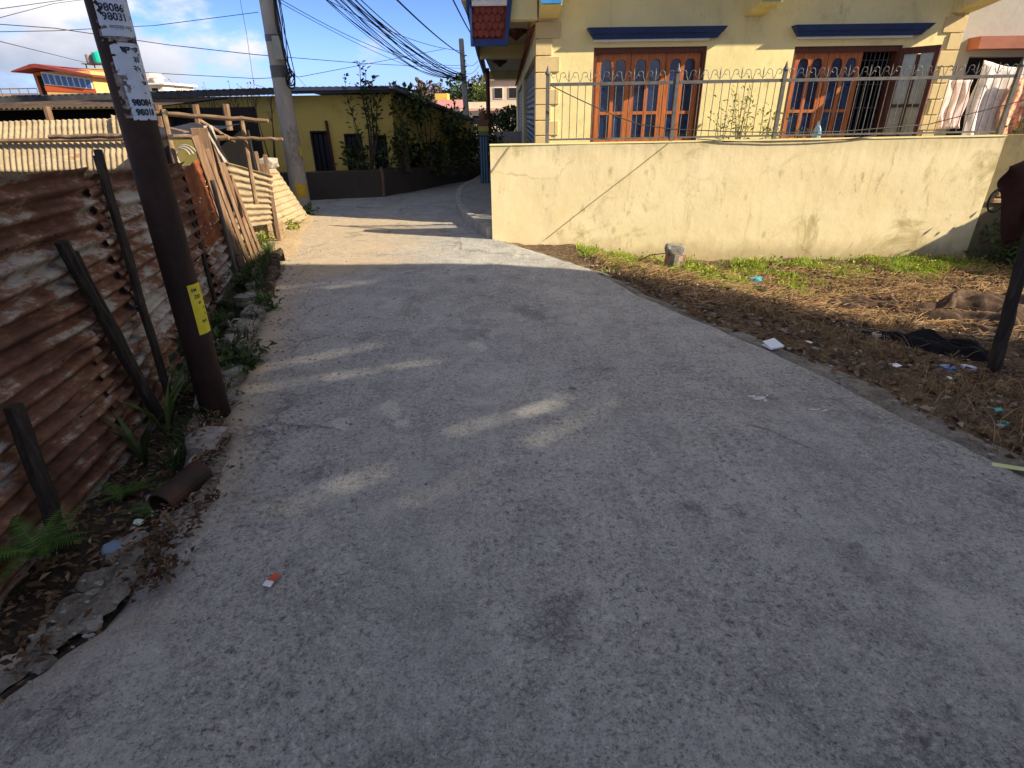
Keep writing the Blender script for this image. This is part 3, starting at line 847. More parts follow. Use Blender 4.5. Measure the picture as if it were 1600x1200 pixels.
def window(W, nl, label=None):
    x0, x1, z0, z1 = W
    b = MB(); f = .05
    b.box(x0, x0+f, HY+.03, HY+.17, z0, z1); b.box(x1-f, x1, HY+.03, HY+.17, z0, z1)
    b.box(x0+f, x1-f, HY+.03, HY+.17, z1-.07, z1); b.box(x0+f, x1-f, HY+.03, HY+.17, z0, z0+.06)
    return b.build('window_frame', M_DARKWOOD, HS, label=label)
f1 = window(W1, 3)
n = 3; a = W1[0]+.05; c = W1[1]-.05; w = (c-a)/n
for i in range(n): arch_leaf(f1, a+i*w+.004, a+(i+1)*w-.004, W1[2]+.06, W1[3]-.07, HY+.07)
f2 = window(W2, 3, 'window frame with its right casement swung open over a grille')
a = W2[0]+.05; w = .475
for i in range(2): arch_leaf(f2, a+i*w+.004, a+(i+1)*w-.004, W2[2]+.06, W2[3]-.07, HY+.07)
# the opened casement, hinged at the right jamb
ang = math.radians(-58); hx, hy = W2[1]-.02, HY+.02
def TO(p):
    x, y, z = p; return (hx + x*math.cos(ang) - y*math.sin(ang), hy + x*math.sin(ang) + y*math.cos(ang), z)
b = MB()
xo = .50
def bx2(a, c, d, e):
    q = [(a,0,d),(c,0,d),(c,.035,d),(a,.035,d),(a,0,e),(c,0,e),(c,.035,e),(a,.035,e)]
    b.add([TO(p) for p in q], [(0,3,2,1),(4,5,6,7),(0,1,5,4),(1,2,6,5),(2,3,7,6),(3,0,4,7)])
bx2(0,.06,1.16,2.33); bx2(xo-.06,xo,1.16,2.33); bx2(xo/2-.02,xo/2+.02,1.24,2.24); bx2(.061,xo-.061,2.25,2.33); bx2(.061,xo-.061,1.16,1.24); bx2(.061,xo-.061,1.60,1.64)
b.build('open_casement', M_DARKWOOD, f2)
for a_, c_ in ((.06,xo/2-.02), (xo/2+.02,xo-.06)):
    g = MB(); g.add([TO(p) for p in ((a_,.018,1.24),(c_,.018,1.24),(c_,.018,2.25),(a_,.018,2.25))], ((0,1,2,3),)); g.build('glass_pane', M_REFLPANE, f2)
b = MB()
for i in range(7):
    x = W2[0]+1.03+i*.062; b.tube([(x,HY+.15,1.15),(x,HY+.15,2.3)], .007, 5)
for z in (1.3,1.6,1.9,2.2): b.tube([(W2[0]+1.01,HY+.158,z),(W2[1]-.05,HY+.158,z)], .006, 5)
b.build('window_grille', M_STEEL, f2)

# side: roller shutters, tiled strip, overhanging gallery with beams
for y0, y1 in ((9.35,15.9), (17.6,26.5)):
    b = MB(); nn = 44
    b.grid(lambda u, v: (.47 + .016*(.5+.5*math.cos(2*PI*v*nn/2)), y0+(y1-y0)*u, .1+2.26*v), 1, nn*3)
    b.build('roller_shutter', M_SHUTTER, HS)
b = MB()
for k in range(60):
    y = 8.95 + k*.30
    b.prism([(.385,y,2.66),(.30,y,2.60),(.30,y+.26,2.60),(.385,y+.26,2.66)], (0,.0,.03))
t_ = b.build('tiled_strip', M_TILE, HS, kind='stuff')
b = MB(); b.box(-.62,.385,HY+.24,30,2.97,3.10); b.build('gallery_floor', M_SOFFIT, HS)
b = MB(); b.beam((-.50,8.62,3.02),(-.66,14.4,3.02),.05,.5); b.beam((-.66,14.4,3.02),(-.90,26,3.02),.05,.5); b.build('gallery_fascia', M_BLUE, HS)
for y, xl in ((8.64,.05), (14.4,-.62), (23.0,-.80)):
    b = MB(); b.box(xl,.398,y,y+.22,2.70,2.968); b.build('gallery_beam', M_HOUSE, HS)
b = MB(); b.lathe((.16,12.0,2.80),[(.02,0),(.08,.05),(.20,.12),(.22,.17)],12); b.build('ceiling_lamp', M_DARKWOOD, HS)
b = MB(); b.lathe((-.22,18.6,2.80),[(.02,0),(.08,.05),(.20,.12),(.22,.17)],12); b.build('ceiling_lamp', M_DARKWOOD, HS)
# balcony box at the near end with tile skirt and white balusters
b = MB(); b.box(-.475,-.04,8.56,8.64,2.40,2.475); b.prism([(-.04,8.545,2.40),(.0,8.545,2.40),(.10,8.545,3.1),(.03,8.545,3.1)],(0,.09,0)); b.box(-.485,-.455,8.545,8.62,2.40,2.86)
b.build('skirt_frame', M_BLUE, HS)
b = MB(); b.prism([(-.45,8.60,2.47),(-.04,8.60,2.47),(.02,8.60,2.84),(-.45,8.60,2.84)],(0,.05,0)); b.build('skirt_board', M_TILE, HS)
for r_ in range(4):
    for c_ in range(6):
        x = -.46 + c_*.078 + (.035 if r_ % 2 else 0); z = 2.49 + r_*.085
        if x + .07 > -.03 + r_*.014: continue
        b = MB(); b.prism([(x,8.585,z+.10),(x,8.572,z+.03),(x+.036,8.568,z),(x+.072,8.572,z+.03),(x+.072,8.585,z+.10)],(0,.012,0)); b.build('tile', M_TILE, HS)
b = MB(); b.box(-.45,.0,8.545,8.65,2.843,2.90); b.build('balustrade_base', M_WHITE, HS)
for k in range(5):
    x = -.40 + k*.095; b = MB(); b.lathe((x,8.6,2.901),[(.03,0),(.022,.04),(.035,.12),(.02,.22),(.03,.30)],8); b.build('baluster', M_WHITE, HS)
b = MB(); b.tube([(-.66,20.5,.12),(-.66,20.5,2.9)],.07,8); b.build('gallery_post', M_DARKWOOD, HS)

# ------------------------------------------------------------------ grey house further right, with laundry
GH = thing('grey_house', 'grey rendered house with red brown beam at the far right', 'house', (9, 12, 0))
b = holes_wall(6.42, 12, 0, 5.5, [(7.02, 11.4, 1.0, 2.28)], 9.7, 9.95); b.quad((6.42,9.7,0),(6.42,9.7,5.5),(6.42,18,5.5),(6.42,18,0)); b.build('front_wall', M_GREY, GH)
b = MB(); b.box(6.93, 11.6, 9.45, 9.698, 2.36, 2.52); b.build('beam', m_noise('red_brown_paint', [(.3,(.26,.09,.065)),(.7,(.36,.13,.09))], 4, .7, bump=.2), GH)
b = MB(); b.box(6.95, 11.5, 10.6, 11, .9, 2.4); b.build('inside', M_DARK, GH)
M_LACE = m_noise('white_cloth', [(.3,(.62,.55,.55)),(.7,(.82,.76,.74))], 11, .9, bump=.3, grime=((.55,.25,.30), 14, .58, .66, .8))
M_REDCLOTH = m_noise('red_print_cloth', [(.36,(.55,.10,.06)),(.5,(.72,.36,.22)),(.64,(.80,.62,.50))], 16, .9, bump=.2)
M_PURPLE = m_noise('purple_print_cloth', [(.36,(.20,.09,.36)),(.5,(.42,.26,.55)),(.64,(.72,.60,.74))], 15, .9, bump=.2)
def hanging(x0, x1, z0, z1, y, folds, amp, swag=0.0):
    b = MB()
    b.grid(lambda u, v: (x0+(x1-x0)*u + .02*math.sin(9*v+u*3), y + amp*(math.sin(u*folds*2*PI+1.3*v+2*nz(u*3,v,x0))*(.25+.75*(1-v))*(.5+nz(u*5,v*2,x0+3)) + .8*nz(u*6,v*3,x0+1)) , z1-(z1-z0)*(1-v) - swag*math.sin(PI*u)*v + .01*nz(u*4, v*3, 1)), 44, 16)
    return b
M_PINK = m_noise('pale_pink_cloth', [(.35,(.60,.42,.44)),(.65,(.76,.64,.62))], 7, .9, bump=.3)
solid(solo('hanging_cloth', hanging(7.10,8.30,1.0,2.22,9.50,7,.035,.10), M_LACE, 'white lacy cloth hung under the red brown beam', 'laundry', (7.7,9.5,1.0), smooth=True), .003)
solid(solo('hanging_cloth', hanging(7.55,8.0,1.15,1.98,9.40,2.5,.03), M_REDCLOTH, 'red and orange patterned garment hung before the white cloth', 'laundry', (7.8,9.4,1.1), smooth=True), .003)
solid(solo('hanging_cloth', hanging(7.98,8.6,1.05,2.1,9.33,3.5,.03), M_PURPLE, 'purple and white patterned garment beside the red one', 'laundry', (8.2,9.4,1.1), smooth=True), .003)
solid(solo('hanging_cloth', hanging(6.42,6.86,1.30,1.95,9.25,3,.03), M_PINK, 'pale pink cloth hanging between the open window and the white cloth', 'laundry', (6.6,9.3,1.3), smooth=True), .003)
b = MB(); b.tube([(5.9,9.25,2.02),(6.5,9.25,1.97),(7.3,9.4,2.0),(8.9,9.35,2.06)], .005, 5)
solo('clothes_line', b, M_BLACK, 'thin clothes line carrying the laundry by the grey house', 'clothes line')

# ------------------------------------------------------------------ gate pillar with flower pot
GP = thing('gate_pillar', 'blue striped gate pillar with yellow and green bands under a brown cap', 'pillar', (-.56, 13.6, .1))
b = MB(); b.box(-.655,-.465,13.5,13.7,-.05,1.16); b.build('shaft', m_noise('teal_blue_paint', [(.3,(.012,.04,.08)),(.7,(.02,.065,.13))], 6, .5), GP)
for k in range(3):
    b = MB(); x = -.635+k*.06; b.box(x,x+.022,13.485,13.499,.05,1.12); b.build('stripe', m_flat('pale_blue_paint', (.13,.22,.30), .6) if k == 0 else bpy.data.materials['pale_blue_paint'], GP)
b = MB(); b.box(-.665,-.455,13.49,13.71,1.162,1.24); b.build('green_band', m_flat('green_paint', (.10,.20,.06), .6), GP)
b = MB(); b.box(-.675,-.445,13.48,13.72,1.242,1.34); b.build('yellow_band', m_flat('yellow_paint', (.45,.33,.06), .6), GP)
b = MB(); b.add([(-.66,13.5,1.342),(-.46,13.5,1.342),(-.46,13.7,1.342),(-.66,13.7,1.342),(-.70,13.46,1.47),(-.42,13.46,1.47),(-.42,13.74,1.47),(-.70,13.74,1.47)],[(0,3,2,1),(4,5,6,7),(0,1,5,4),(1,2,6,5),(2,3,7,6),(3,0,4,7)]); b.build('cap', m_flat('brown_paint', (.20,.10,.06), .7), GP)
# ------------------------------------------------------------------ unseen house shell added to the right, shaped to shade and streak the lane
M_RENDER = m_noise('bare_render', [(.3,(.50,.46,.40)),(.7,(.62,.58,.52))], 3, .9, bump=.4)
NH = thing('shade_shell', 'unseen house shell added and slit to shade the lane from the right', 'house', (8.1, -2, 0))
KX, KY = math.cos(SUN_EL)*SUN_H.x/math.sin(SUN_EL), math.cos(SUN_EL)*SUN_H.y/math.sin(SUN_EL)
def to_wall(gx, gy, X):
    h = (X-gx)/KX; return (X, gy + KY*h, h)
b = MB(); b.prism([(8,3.48,-.5),(8,3.48,5.1),(8,2.75,6.5),(8,1.9,8.0),(8,.6,9.3),(8,-13,9.3),(8,-13,-.5)], (.12,0,0))
shade = b.build('slit_shade_wall', M_RENDER, NH)  # unseen blocker; top profile cut to the wanted shade edge, pale for bounce
slits = [((-.50,2.03),(.70,3.10),(.72,2.96),(-.40,1.98)), ((-.36,2.66),(.38,3.13),(.41,3.00),(-.30,2.58)), ((-1.15,1.98),(-.60,2.38),(-.54,2.26),(-.92,1.98)),
         ((-1.75,3.25),(-.52,3.69),(-.48,3.57),(-1.70,3.13)), ((-1.85,3.56),(-1.05,4.02),(-1.0,3.93),(-1.80,3.46)),
         ((-2.55,5.28),(-1.33,5.92),(-1.30,5.84),(-2.50,5.17)), ((-2.55,5.60),(-1.62,5.88),(-1.60,5.80),(-2.50,5.50))]  # openings placed to drop sun streaks on the road
def ragged(q):
    """split a slit into a few tapering, slightly offset gaps"""
    a_, b_, c_, d_ = [Vector((*p, 0)) for p in q]; out_ = []; t0 = 0.0
    while t0 < .97:
        t1 = min(1, t0 + random.uniform(.28, .5)); w = random.uniform(.16, .42)*(.55 if t0 == 0 or t1 == 1 else 1); o = random.uniform(0, .25)
        p = [a_.lerp(b_, t0), a_.lerp(b_, t1)]; r = [d_.lerp(c_, t0), d_.lerp(c_, t1)]
        out_.append(tuple((v.x, v.y) for v in (p[0].lerp(r[0], o), p[1].lerp(r[1], o+.06), p[1].lerp(r[1], o+w*.8), p[0].lerp(r[0], o+w))))
        t0 = t1 + random.uniform(.015, .06)
    return out_
slits = [p for q in slits for p in ragged(q)]
cut = MB()
for i, q in enumerate(slits):
    P = [Vector(to_wall(x, y, 8.06)) for x, y in q]
    cut.prism([p - SUN_DIR*.30 for p in P], SUN_DIR*.62)
me_cut = bpy.data.meshes.new('slit_cutter'); me_cut.from_pydata(cut.v, [], cut.f)
bmx = bmesh.new(); bmx.from_mesh(me_cut); bmesh.ops.recalc_face_normals(bmx, faces=bmx.faces); bmx.to_mesh(me_cut); bmx.free()
oc = bpy.data.objects.new('slit_cutter', me_cut); COL.objects.link(oc)
shade.data.transform(Matrix.Translation(ORIGIN[NH.name])); shade.parent = None; shade.location = (0,0,0)
bmx = bmesh.new(); bmx.from_mesh(shade.data); bmesh.ops.recalc_face_normals(bmx, faces=bmx.faces); bmx.to_mesh(shade.data); bmx.free()
md = shade.modifiers.new('slits', 'BOOLEAN'); md.object = oc; md.operation = 'DIFFERENCE'; md.solver = 'EXACT'
bpy.context.view_layer.update()
ev = shade.evaluated_get(bpy.context.evaluated_depsgraph_get())
me = bpy.data.meshes.new_from_object(ev)
shade.modifiers.clear(); shade.data = me
bpy.data.objects.remove(oc)
shade.data.transform(Matrix.Translation(-ORIGIN[NH.name])); shade.parent = NH
b = MB(); b.prism([(8.125,3.47,-.5),(8.125,3.30,-.5),(13,1.2,-.5),(13,1.4,-.5)], (0,0,5.0)); b.build('shell_end_wall', M_RENDER, NH)  # unseen, turned along the sun so the lot stays lit
b = MB(); b.box(8.98, 9.14, 5.6, 7.86, -.6, 1.75)
solo('side_wall', b, M_RENDER, 'plain rendered side wall of the lot beyond the mossy wall', 'wall', (9.05,6.7,-.6))

# ------------------------------------------------------------------ rusty corrugated fence
def make_rust(name, galv, rusts, amount, zs=13.0):
    t = NT(name)
    v = t.map((1.6, .42, zs*.19)); v2 = t.map((1.0, .9, 1.0))
    n1 = t.noise(1.6, 8, .7, v, dist=.5); n2 = t.noise(2.3, 8, .7, v2); n3 = t.noise(26, 7, .75, t.map((1,.35,1)))
    f = t.math('ADD', t.math('MULTIPLY', n1, .6), t.math('MULTIPLY', n2, .55))
    f = t.math('ADD', f, t.math('MULTIPLY', t.math('SUBTRACT', n3, .5), .25))
    c = t.ramp(f, [(.40-amount, galv), (.50-amount, tuple(x*.75 for x in galv)), (.55-amount, rusts[1]), (.62-amount*.7, rusts[0]), (.74, rusts[2])])
    c = t.mix(t.rng(n3, .56, .75, 0, .5), c, rusts[2])
    sp = t.noise(9, 6, .7, t.map((1,.35,1)))
    c = t.mix(t.rng(sp, .60, .74, 0, .6), c, (.36,.29,.22))
    return t.done(c, t.rng(f, .4, .6, .5, .9), 0, .3, t.bump(n3, .35, .004))
RUSTS = [(.115,.055,.038), (.20,.10,.062), (.045,.023,.018)]
M_RUST = make_rust('rusty_sheet', (.46,.435,.395), RUSTS, -.016)
M_RUST2 = make_rust('rusty_sheet_pale', (.46,.445,.415), RUSTS, -.035)
M_RUSTDEEP = make_rust('deep_rust_sheet', (.26,.09,.035), [(.17,.05,.02), (.30,.10,.04), (.07,.022,.012)], .05, 4)
M_TANSHEET = make_rust('tan_sheet', (.36,.285,.185), [(.29,.19,.11), (.43,.34,.23), (.24,.14,.08)], -.13)
M_POSTWOOD = m_noise('weathered_post', [(.3,(.018,.014,.012)),(.5,(.035,.028,.023)),(.72,(.075,.06,.05))], 6, .9, stretch=(6,6,.8), bump=.7, bdist=.01)
M_BAMBOO = m_noise('bamboo', [(.3,(.12,.075,.045)),(.55,(.22,.145,.09)),(.75,(.36,.26,.165))], 7, .7, bump=.3)
M_PLANK = m_noise('bleached_plank', [(.3,(.10,.058,.036)),(.5,(.18,.11,.07)),(.75,(.30,.205,.14))], 5, .85, stretch=(7,7,.7), bump=.6, bdist=.008)

FN = thing('corrugated_fence', 'rusty corrugated iron fence propped with dark posts along the left ditch', 'fence', (-2.6, 3.6, -.2))
def fence_pt(y, z, lean=.0): return Vector((fence_x(y) - .03*z, y, z))
def fence_sheet(y0, y1, z0, z1, mat, off=0., dz=0., name='sheet', amp=.024, pitch=.098, seed=0, holes=0.0):
    L = y1-y0; nu = max(6, int(L/.07)); nv = max(12, int((z1-z0)/pitch*9))
    b = MB()
    def fn(u, v):
        y = y0 + L*u
        z = z0 + (z1-z0)*v + dz*(u-.5) - .0*u
        if v > .97: z += .012*nz(y*5, seed, 3)
        if v < .03: z += .02*nz(y*6, seed, 5)
        ph = 2*PI*(z0+(z1-z0)*v)/pitch
        d = off + amp*math.cos(ph)*(1+.35*nz(y*1.2, v*4, seed)) + .018*nz(y*.9, z*1.6, seed+2) + .008*nz(y*3, z*4, seed+7)
        p = fence_pt(y, z); p.x += d
        return p
    b.grid(fn, nu, nv)
    o = b.build(name, mat, FN, smooth=True)
    return o
for i, (y0, y1, zb, zt, dz, s) in enumerate(((.9, 3.50, .47, 1.37, -.045, 1), (3.42, 5.5, .45, 1.27, -.07, 3))):
    fence_sheet(y0, y1, zb, zt, M_RUST, .008*(i % 2), dz, seed=s)
for i, (y0, y1, zb, zt, dz, s) in enumerate(((.7, 2.95, -.34, .53, .03, 4), (2.88, 5.6, -.24, .52, .07, 5))):
    fence_sheet(y0, y1, zb, zt, M_RUST2 if i else M_RUST, -.012-.006*(i % 2), dz, seed=s)
o = fence_sheet(5.38, 6.28, .42, 1.20, M_RUSTDEEP, .012, .05, amp=.004, seed=8)
o['label'] = 'deep orange rusted sheet with pinholes'
fence_sheet(5.45, 6.2, -.08, .46, M_RUST2, .0, .02, seed=9)
fence_sheet(6.22, 6.75, -.05, .62, M_RUST2, .0, .0, seed=10)
# pale lumps painted as light through pinholes and torn slots of the rust sheet
M_HOLE = m_flat('pinhole_light', (.62,.58,.52), .6)
for k in range(14):
    y = random.uniform(5.55, 6.15); z = random.choice((.98,.86,.70,.62,.60)) + random.uniform(-.03,.03); p = fence_pt(y, z); p.x += .026
    b = MB(); s = random.uniform(.005,.014); b.rock(p, .004, s*1.4, s, k, 1, .5); b.build('pinhole_glint', M_HOLE, FN)
# nails with washers along the sheet ribs
b = MB()
for y in (1.1,1.9,2.6,2.98,3.5,4.1,4.28,4.9,5.4):
    for z in (-.1,.19,.48,.77,1.06):
        p = fence_pt(y+random.uniform(-.03,.03), z+random.uniform(-.01,.01)); p.x += .024; b.rock(p, .006,.011,.011, y*7+z*3, 1, .2)
b.build('nails', M_POSTWOOD, FN, kind='stuff')
# leaning posts
def post(p0, p1, w, h, mat=M_POSTWOOD, name='post', label=None, wob=.0):
    b = MB(); n = 7; pts = []
    for i in range(n+1):
        q = Vector(p0).lerp(Vector(p1), i/n); q += Vector((.006*nz(i*.9, p0[1]*7, 1), .012*nz(i*.8, p0[1]*3, 2), 0)); pts.append(q)
    for i in range(n):
        pass
    rad = [w*(.55+.06*nz(i*1.3, p0[1], 3)) for i in range(n+1)]
    b.tube(pts, rad, 7, wob=.12)
    return b.build(name, mat, FN, label=label)
for p0, p1, w in (((-2.15,2.04,-.30), (-2.20,2.16,.47), .07), ((-2.33,3.20,-.2), (-2.33,2.92,1.03), .06), ((-2.34,3.24,-.24), (-2.37,3.02,.95), .05),
                  ((-2.36,3.40,-.2), (-2.50,3.66,1.43), .042), ((-2.34,3.36,-.2), (-2.47,3.60,1.40), .04), ((-2.62,4.15,-.15), (-2.64,4.30,1.04), .045), ((-2.87,5.2,0), (-2.96,5.32,1.0), .04)):
    post(p0, p1, w, w)
# bleached boards at the end of the iron fence, and a steel pipe
for k, (y0, y1, zt, w, dx) in enumerate(((6.15,6.34,1.43,.10,.05), (6.30,6.50,1.30,.055,.06), (6.46,6.62,1.36,.05,.05), (6.60,6.74,1.22,.05,.04), (6.74,6.86,1.0,.045,.04))):
    b = MB(); b.beam((fence_x(6.55)+dx+.10, y0+.25, -.06), (fence_x(6.3)+dx-.02, y0, zt), w, .022, up=(1,-.4,0)); bevel(b.build('board', M_PLANK, FN), .004)
b = MB(); b.tube([(-3.02,6.05,-.05),(-3.04,6.02,1.02)], .022, 9); b.build('steel_pipe', M_STEEL, FN)
b = MB(); b.beam((-3.24,6.42,.0),(-3.20,6.32,1.50),.16,.02,up=(.3,-1,0)); bevel(b.build('wide_board', M_PLANK, FN), .005)

# second, sunlit stretch of fence beyond it
TF = thing('tan_fence', 'sunlit tan corrugated fence patched together before the concrete pole', 'fence', (-3.5, 7.9, 0))
def panel(p00, p10, p11, p01, nrm, ribs, amp, mat, parent, name='sheet', axis='v', seed=0, fine=8):
    """bilinear corrugated sheet; ribs run across u when axis is v"""
    P = [Vector(p) for p in (p00, p10, p11, p01)]; nrm = Vector(nrm).normalized(); b = MB()
    nu, nv = (10, ribs*fine) if axis == 'v' else (ribs*fine, 10)
    def fn(u, v):
        p = P[0]*(1-u)*(1-v) + P[1]*u*(1-v) + P[2]*u*v + P[3]*(1-u)*v
        t = v if axis == 'v' else u
        return p + nrm*(amp*math.cos(2*PI*t*ribs)*(1+.3*nz(u*4, v*4, seed)) + .015*nz(u*3, v*3, seed+5)) + Vector((0,0,.010*nz(u*9, v*9, seed+1)))
    b.grid(fn, nu, nv)
    return solid(b.build(name, mat, parent, smooth=True), .0015)
panel((-3.62,7.50,.26), (-3.20,7.75,.30), (-3.06,7.65,.91), (-3.55,7.45,1.10), (.5,-1,0), 9, .012, M_TANSHEET, TF, seed=1)
panel((-3.62,8.1,-.02), (-3.22,9.15,.16), (-3.56,8.95,.98), (-3.60,8.75,1.07), (.8,-1,0), 11, .016, M_TANSHEET, TF, seed=2)
panel((-4.9,7.45,.1), (-3.64,7.55,.1), (-3.64,7.55,.95), (-4.9,7.45,1.0), (.1,-1,0), 11, .011, M_RUST2, TF, seed=3)
for p0, p1, w in (((-3.20,7.78,-.05),(-3.10,7.62,1.16),.05), ((-3.24,7.9,-.05),(-3.20,7.72,1.05),.05), ((-3.66,7.4,0),(-3.66,7.35,1.3),.06), ((-3.55,8.5,0),(-3.62,8.6,1.15),.05)):
    b = MB(); b.beam(p0, p1, w, .03, up=(.3,-1,0)); bevel(b.build('post', M_PLANK, TF), .004)
b = MB(); b.grid(lambda u, v: (-3.75+.6*u, 7.62+.35*u-.06*v, -.06+.36*v+.02*nz(u*4,v*3,1)), 10, 6); b.build('mud_base', M_SAND, TF)

# bamboo frame over the fence
BF = thing('bamboo_frame', 'lashed bamboo poles standing behind the rust fence with rags tied on', 'frame', (-3.3, 6.7, 0))
def pole(p0, p1, r0, r1, name='pole', mat=M_BAMBOO):
    b = MB(); n = 10; pts = [Vector(p0).lerp(Vector(p1), i/n) + Vector((0,0,.012*nz(i*.7, p0[2]*5, 1))) for i in range(n+1)]
    b.tube(pts, [(r0+(r1-r0)*i/n)*(1.12 if i % 3 == 0 else 1) for i in range(n+1)], 8)
    return b.build(name, mat, BF)
pole((-3.86,6.5,1.655), (-2.54,6.5,1.555), .024, .019)
pole((-3.90,6.47,1.425), (-2.98,6.47,1.40), .026, .022); pole((-3.1,6.55,1.395), (-2.44,6.55,1.375), .018, .016)
pole((-3.62,6.44,.6), (-3.585,6.44,1.68), .030, .026); pole((-2.90,6.62,.7), (-2.86,6.60,1.60), .026, .022)
pole((-5.2,6.9,1.42), (-3.88,6.6,1.43), .024, .026)
pole((-3.35,6.7,1.56), (-3.05,6.75,1.35), .02, .016); pole((-3.4,6.72,1.15), (-3.1,6.5,1.38), .016, .014)
M_RAG = m_noise('pale_rag', [(.3,(.20,.175,.15)),(.7,(.40,.37,.33))], 9, .9, bump=.4)
b = MB(); b.grid(lambda u, v: (-3.20+.09*u+.10*(1-v), 6.42+.02*math.sin(u*9+v*4), 1.52-.36*(1-v)), 8, 10); b.build('rag', M_RAG, BF)
for z in (1.65,1.42):
    b = MB(); b.lathe((-3.59,6.45,z-.03), [(.036,0),(.040,.02),(.036,.05)], 8); b.build('lashing', M_POSTWOOD, BF)

# tin shed behind the fence
M_DARKTIN = m_noise('shaded_rust_roof', [(.3,(.03,.022,.018)),(.6,(.075,.05,.038)),(.75,(.15,.10,.07))], 5, .85, bump=.3)  # dark tone stands in for the upper roof's shaded underside
SH = thing('tin_shed', 'low shed with pale tan corrugated roof sheets behind the rust fence', 'shed', (-6.2, 8.6, -.3))
panel((-8.6,7.92,.98), (-4.96,7.92,.98), (-4.96,8.06,1.335), (-8.6,8.06,1.335), (0,-.85,.5), 46, .011, M_TANSHEET, SH, 'roof_sheet', 'u', 3, 6)
panel((-8.6,8.08,1.335), (-4.98,8.08,1.335), (-4.98,8.20,1.60), (-8.6,8.20,1.57), (0,-.85,.5), 46, .011, M_TANSHEET, SH, 'roof_sheet', 'u', 4, 6)
panel((-5.24,8.06,1.34), (-4.90,8.06,1.34), (-4.92,8.16,1.63), (-5.24,8.16,1.64), (0,-.85,.5), 4, .012, M_TANSHEET, SH, 'roof_sheet', 'u', 5, 6)
panel((-10.5,9.3,1.75), (-5.30,9.3,1.745), (-5.1,11.4,1.90), (-10.5,11.4,1.87), (0,0,1), 66, .014, M_DARKTIN, SH, 'upper_roof_sheet', 'u', 6, 5)
b = MB(); b.tube([(-8.6,8.02,1.335),(-6.5,8.00,1.35),(-4.85,7.99,1.355)], .028, 8); b.build('roof_batten', M_BAMBOO, SH)
b = MB(); b.box(-10.5,-4.2,10.2,10.3,-.4,1.74); b.build('rear_wall', M_DARK, SH)
b = MB(); b.box(-10.4,-5.0,8.9,8.96,-.4,1.50); b.build('front_wall', M_POSTWOOD, SH)
for x in (-6.95,-5.3,-4.75,-4.3):
    b = MB(); b.tube([(x,9.2,-.4),(x+.12,9.2,1.77)], .05, 7); b.build('post', M_PLANK, SH)
# open dark lean-to right of the shed, roofed with black sheet
M_BLACKSHEET = m_noise('black_plastic', [(.3,(.012,.012,.013)),(.7,(.03,.03,.032))], 5, .5, bump=.5, bdist=.02)
b = MB(); b.grid(lambda u, v: (-4.55+.80*u, 7.5+1.4*v, 1.43+.10*v+.03*nz(u*4,v*4,2)-.05*math.sin(PI*u)), 16, 10); b.build('lean_to_cover', M_BLACKSHEET, SH)
b = MB(); b.box(-4.7,-3.80,8.9,8.95,-.2,1.42); b.build('lean_to_back', M_DARK, SH)
b = MB(); b.beam((-4.55,7.2,1.62),(-3.7,7.0,1.45),.09,.012); b.build('loose_board', M_PLANK, SH)
M_OLIVE = m_noise('olive_board', [(.3,(.20,.16,.05)),(.7,(.30,.25,.09))], 4, .8)
b = MB(); b.box(-4.05,-3.72,7.3,7.32,.95,1.36); b.build('olive_board', M_OLIVE, SH)
b = MB(); b.rock((-3.30,8.2,1.02), .14,.10,.10, 5, 2, .4); b.build('sack', M_RAG, SH)
for k in range(3):
    b = MB(); b.tube([(-3.78+.09*math.cos(a)*(1+.2*k), 6.95+.05*k, 1.18+.10*math.sin(a)*(1+.15*k)) for a in [i*PI*1.6/14+.3 for i in range(15)]], .010, 6); b.build('coiled_pipe', M_RAG, SH)

# ------------------------------------------------------------------ steel pole with handbills
SP = thing('steel_pole', 'dark rusty steel tube pole plastered with torn handbills beside the fence', 'utility pole', (-1.79, 2.94, -.1))
def pole_c(z): return Vector((-1.79 + .012*z, 2.94, z))
PR = .080
t = NT('rusty_pole_paint')
n1 = t.noise(4, 8, .7, t.map((1,1,.35))); n2 = t.noise(40, 6, .7)
c = t.ramp(n1, [(.3,(.010,.006,.005)),(.5,(.026,.013,.010)),(.72,(.075,.034,.022))]); c = t.mix(t.rng(n2,.58,.75,0,.5), c, (.10,.06,.045))
M_POLE = t.done(c, .7, 0, .3, t.bump(n2, .35, .004))
b = MB(); b.tube([pole_c(z) for z in (-.3,.5,1,1.5,2,3,4,5.5,7)], PR, 24); b.build('shaft', M_POLE, SP, smooth=True)
b = MB(); b.lathe((-1.79,2.94,-.12), [(.20,0),(.17,.07),(.10,.10)], 14); b.build('concrete_footing', M_EDGE, SP)
to_cam = math.atan2(-2.94, 1.79)
def on_pole(th, z, r): # th degrees from the side that faces the lane, positive to the right
    a = to_cam + math.radians(th); c = pole_c(z); return (c.x + r*math.cos(a), c.y + r*math.sin(a), z)
def bill(th0, th1, z0, z1, mat, ragged, seed, r=PR+.0025, name='handbill', label=None):
    """paper wrapped round the pole; ragged edges leave cells out"""
    b = MB(); nu, nv = 52, max(12, int((z1-z0)/.003))
    for i in range(nu):
        for j in range(nv):
            u, v = (i+.5)/nu, (j+.5)/nv
            e = min(u/.35, (1-u)/.5, v/.25, (1-v)/.25, 1)
            if ragged and nz(u*5.5+seed, v*4.5*(z1-z0)/.1, seed) + .30*nz(u*13, v*16, seed) > .30 + .55*e - ragged*.5: continue
            q = [on_pole(th0+(th1-th0)*(i+a)/nu, z0+(z1-z0)*(j+c_)/nv, r) for a, c_ in ((0,0),(1,0),(1,1),(0,1))]
            b.quad(*q)
    return b.build(name, mat, SP, label=label)
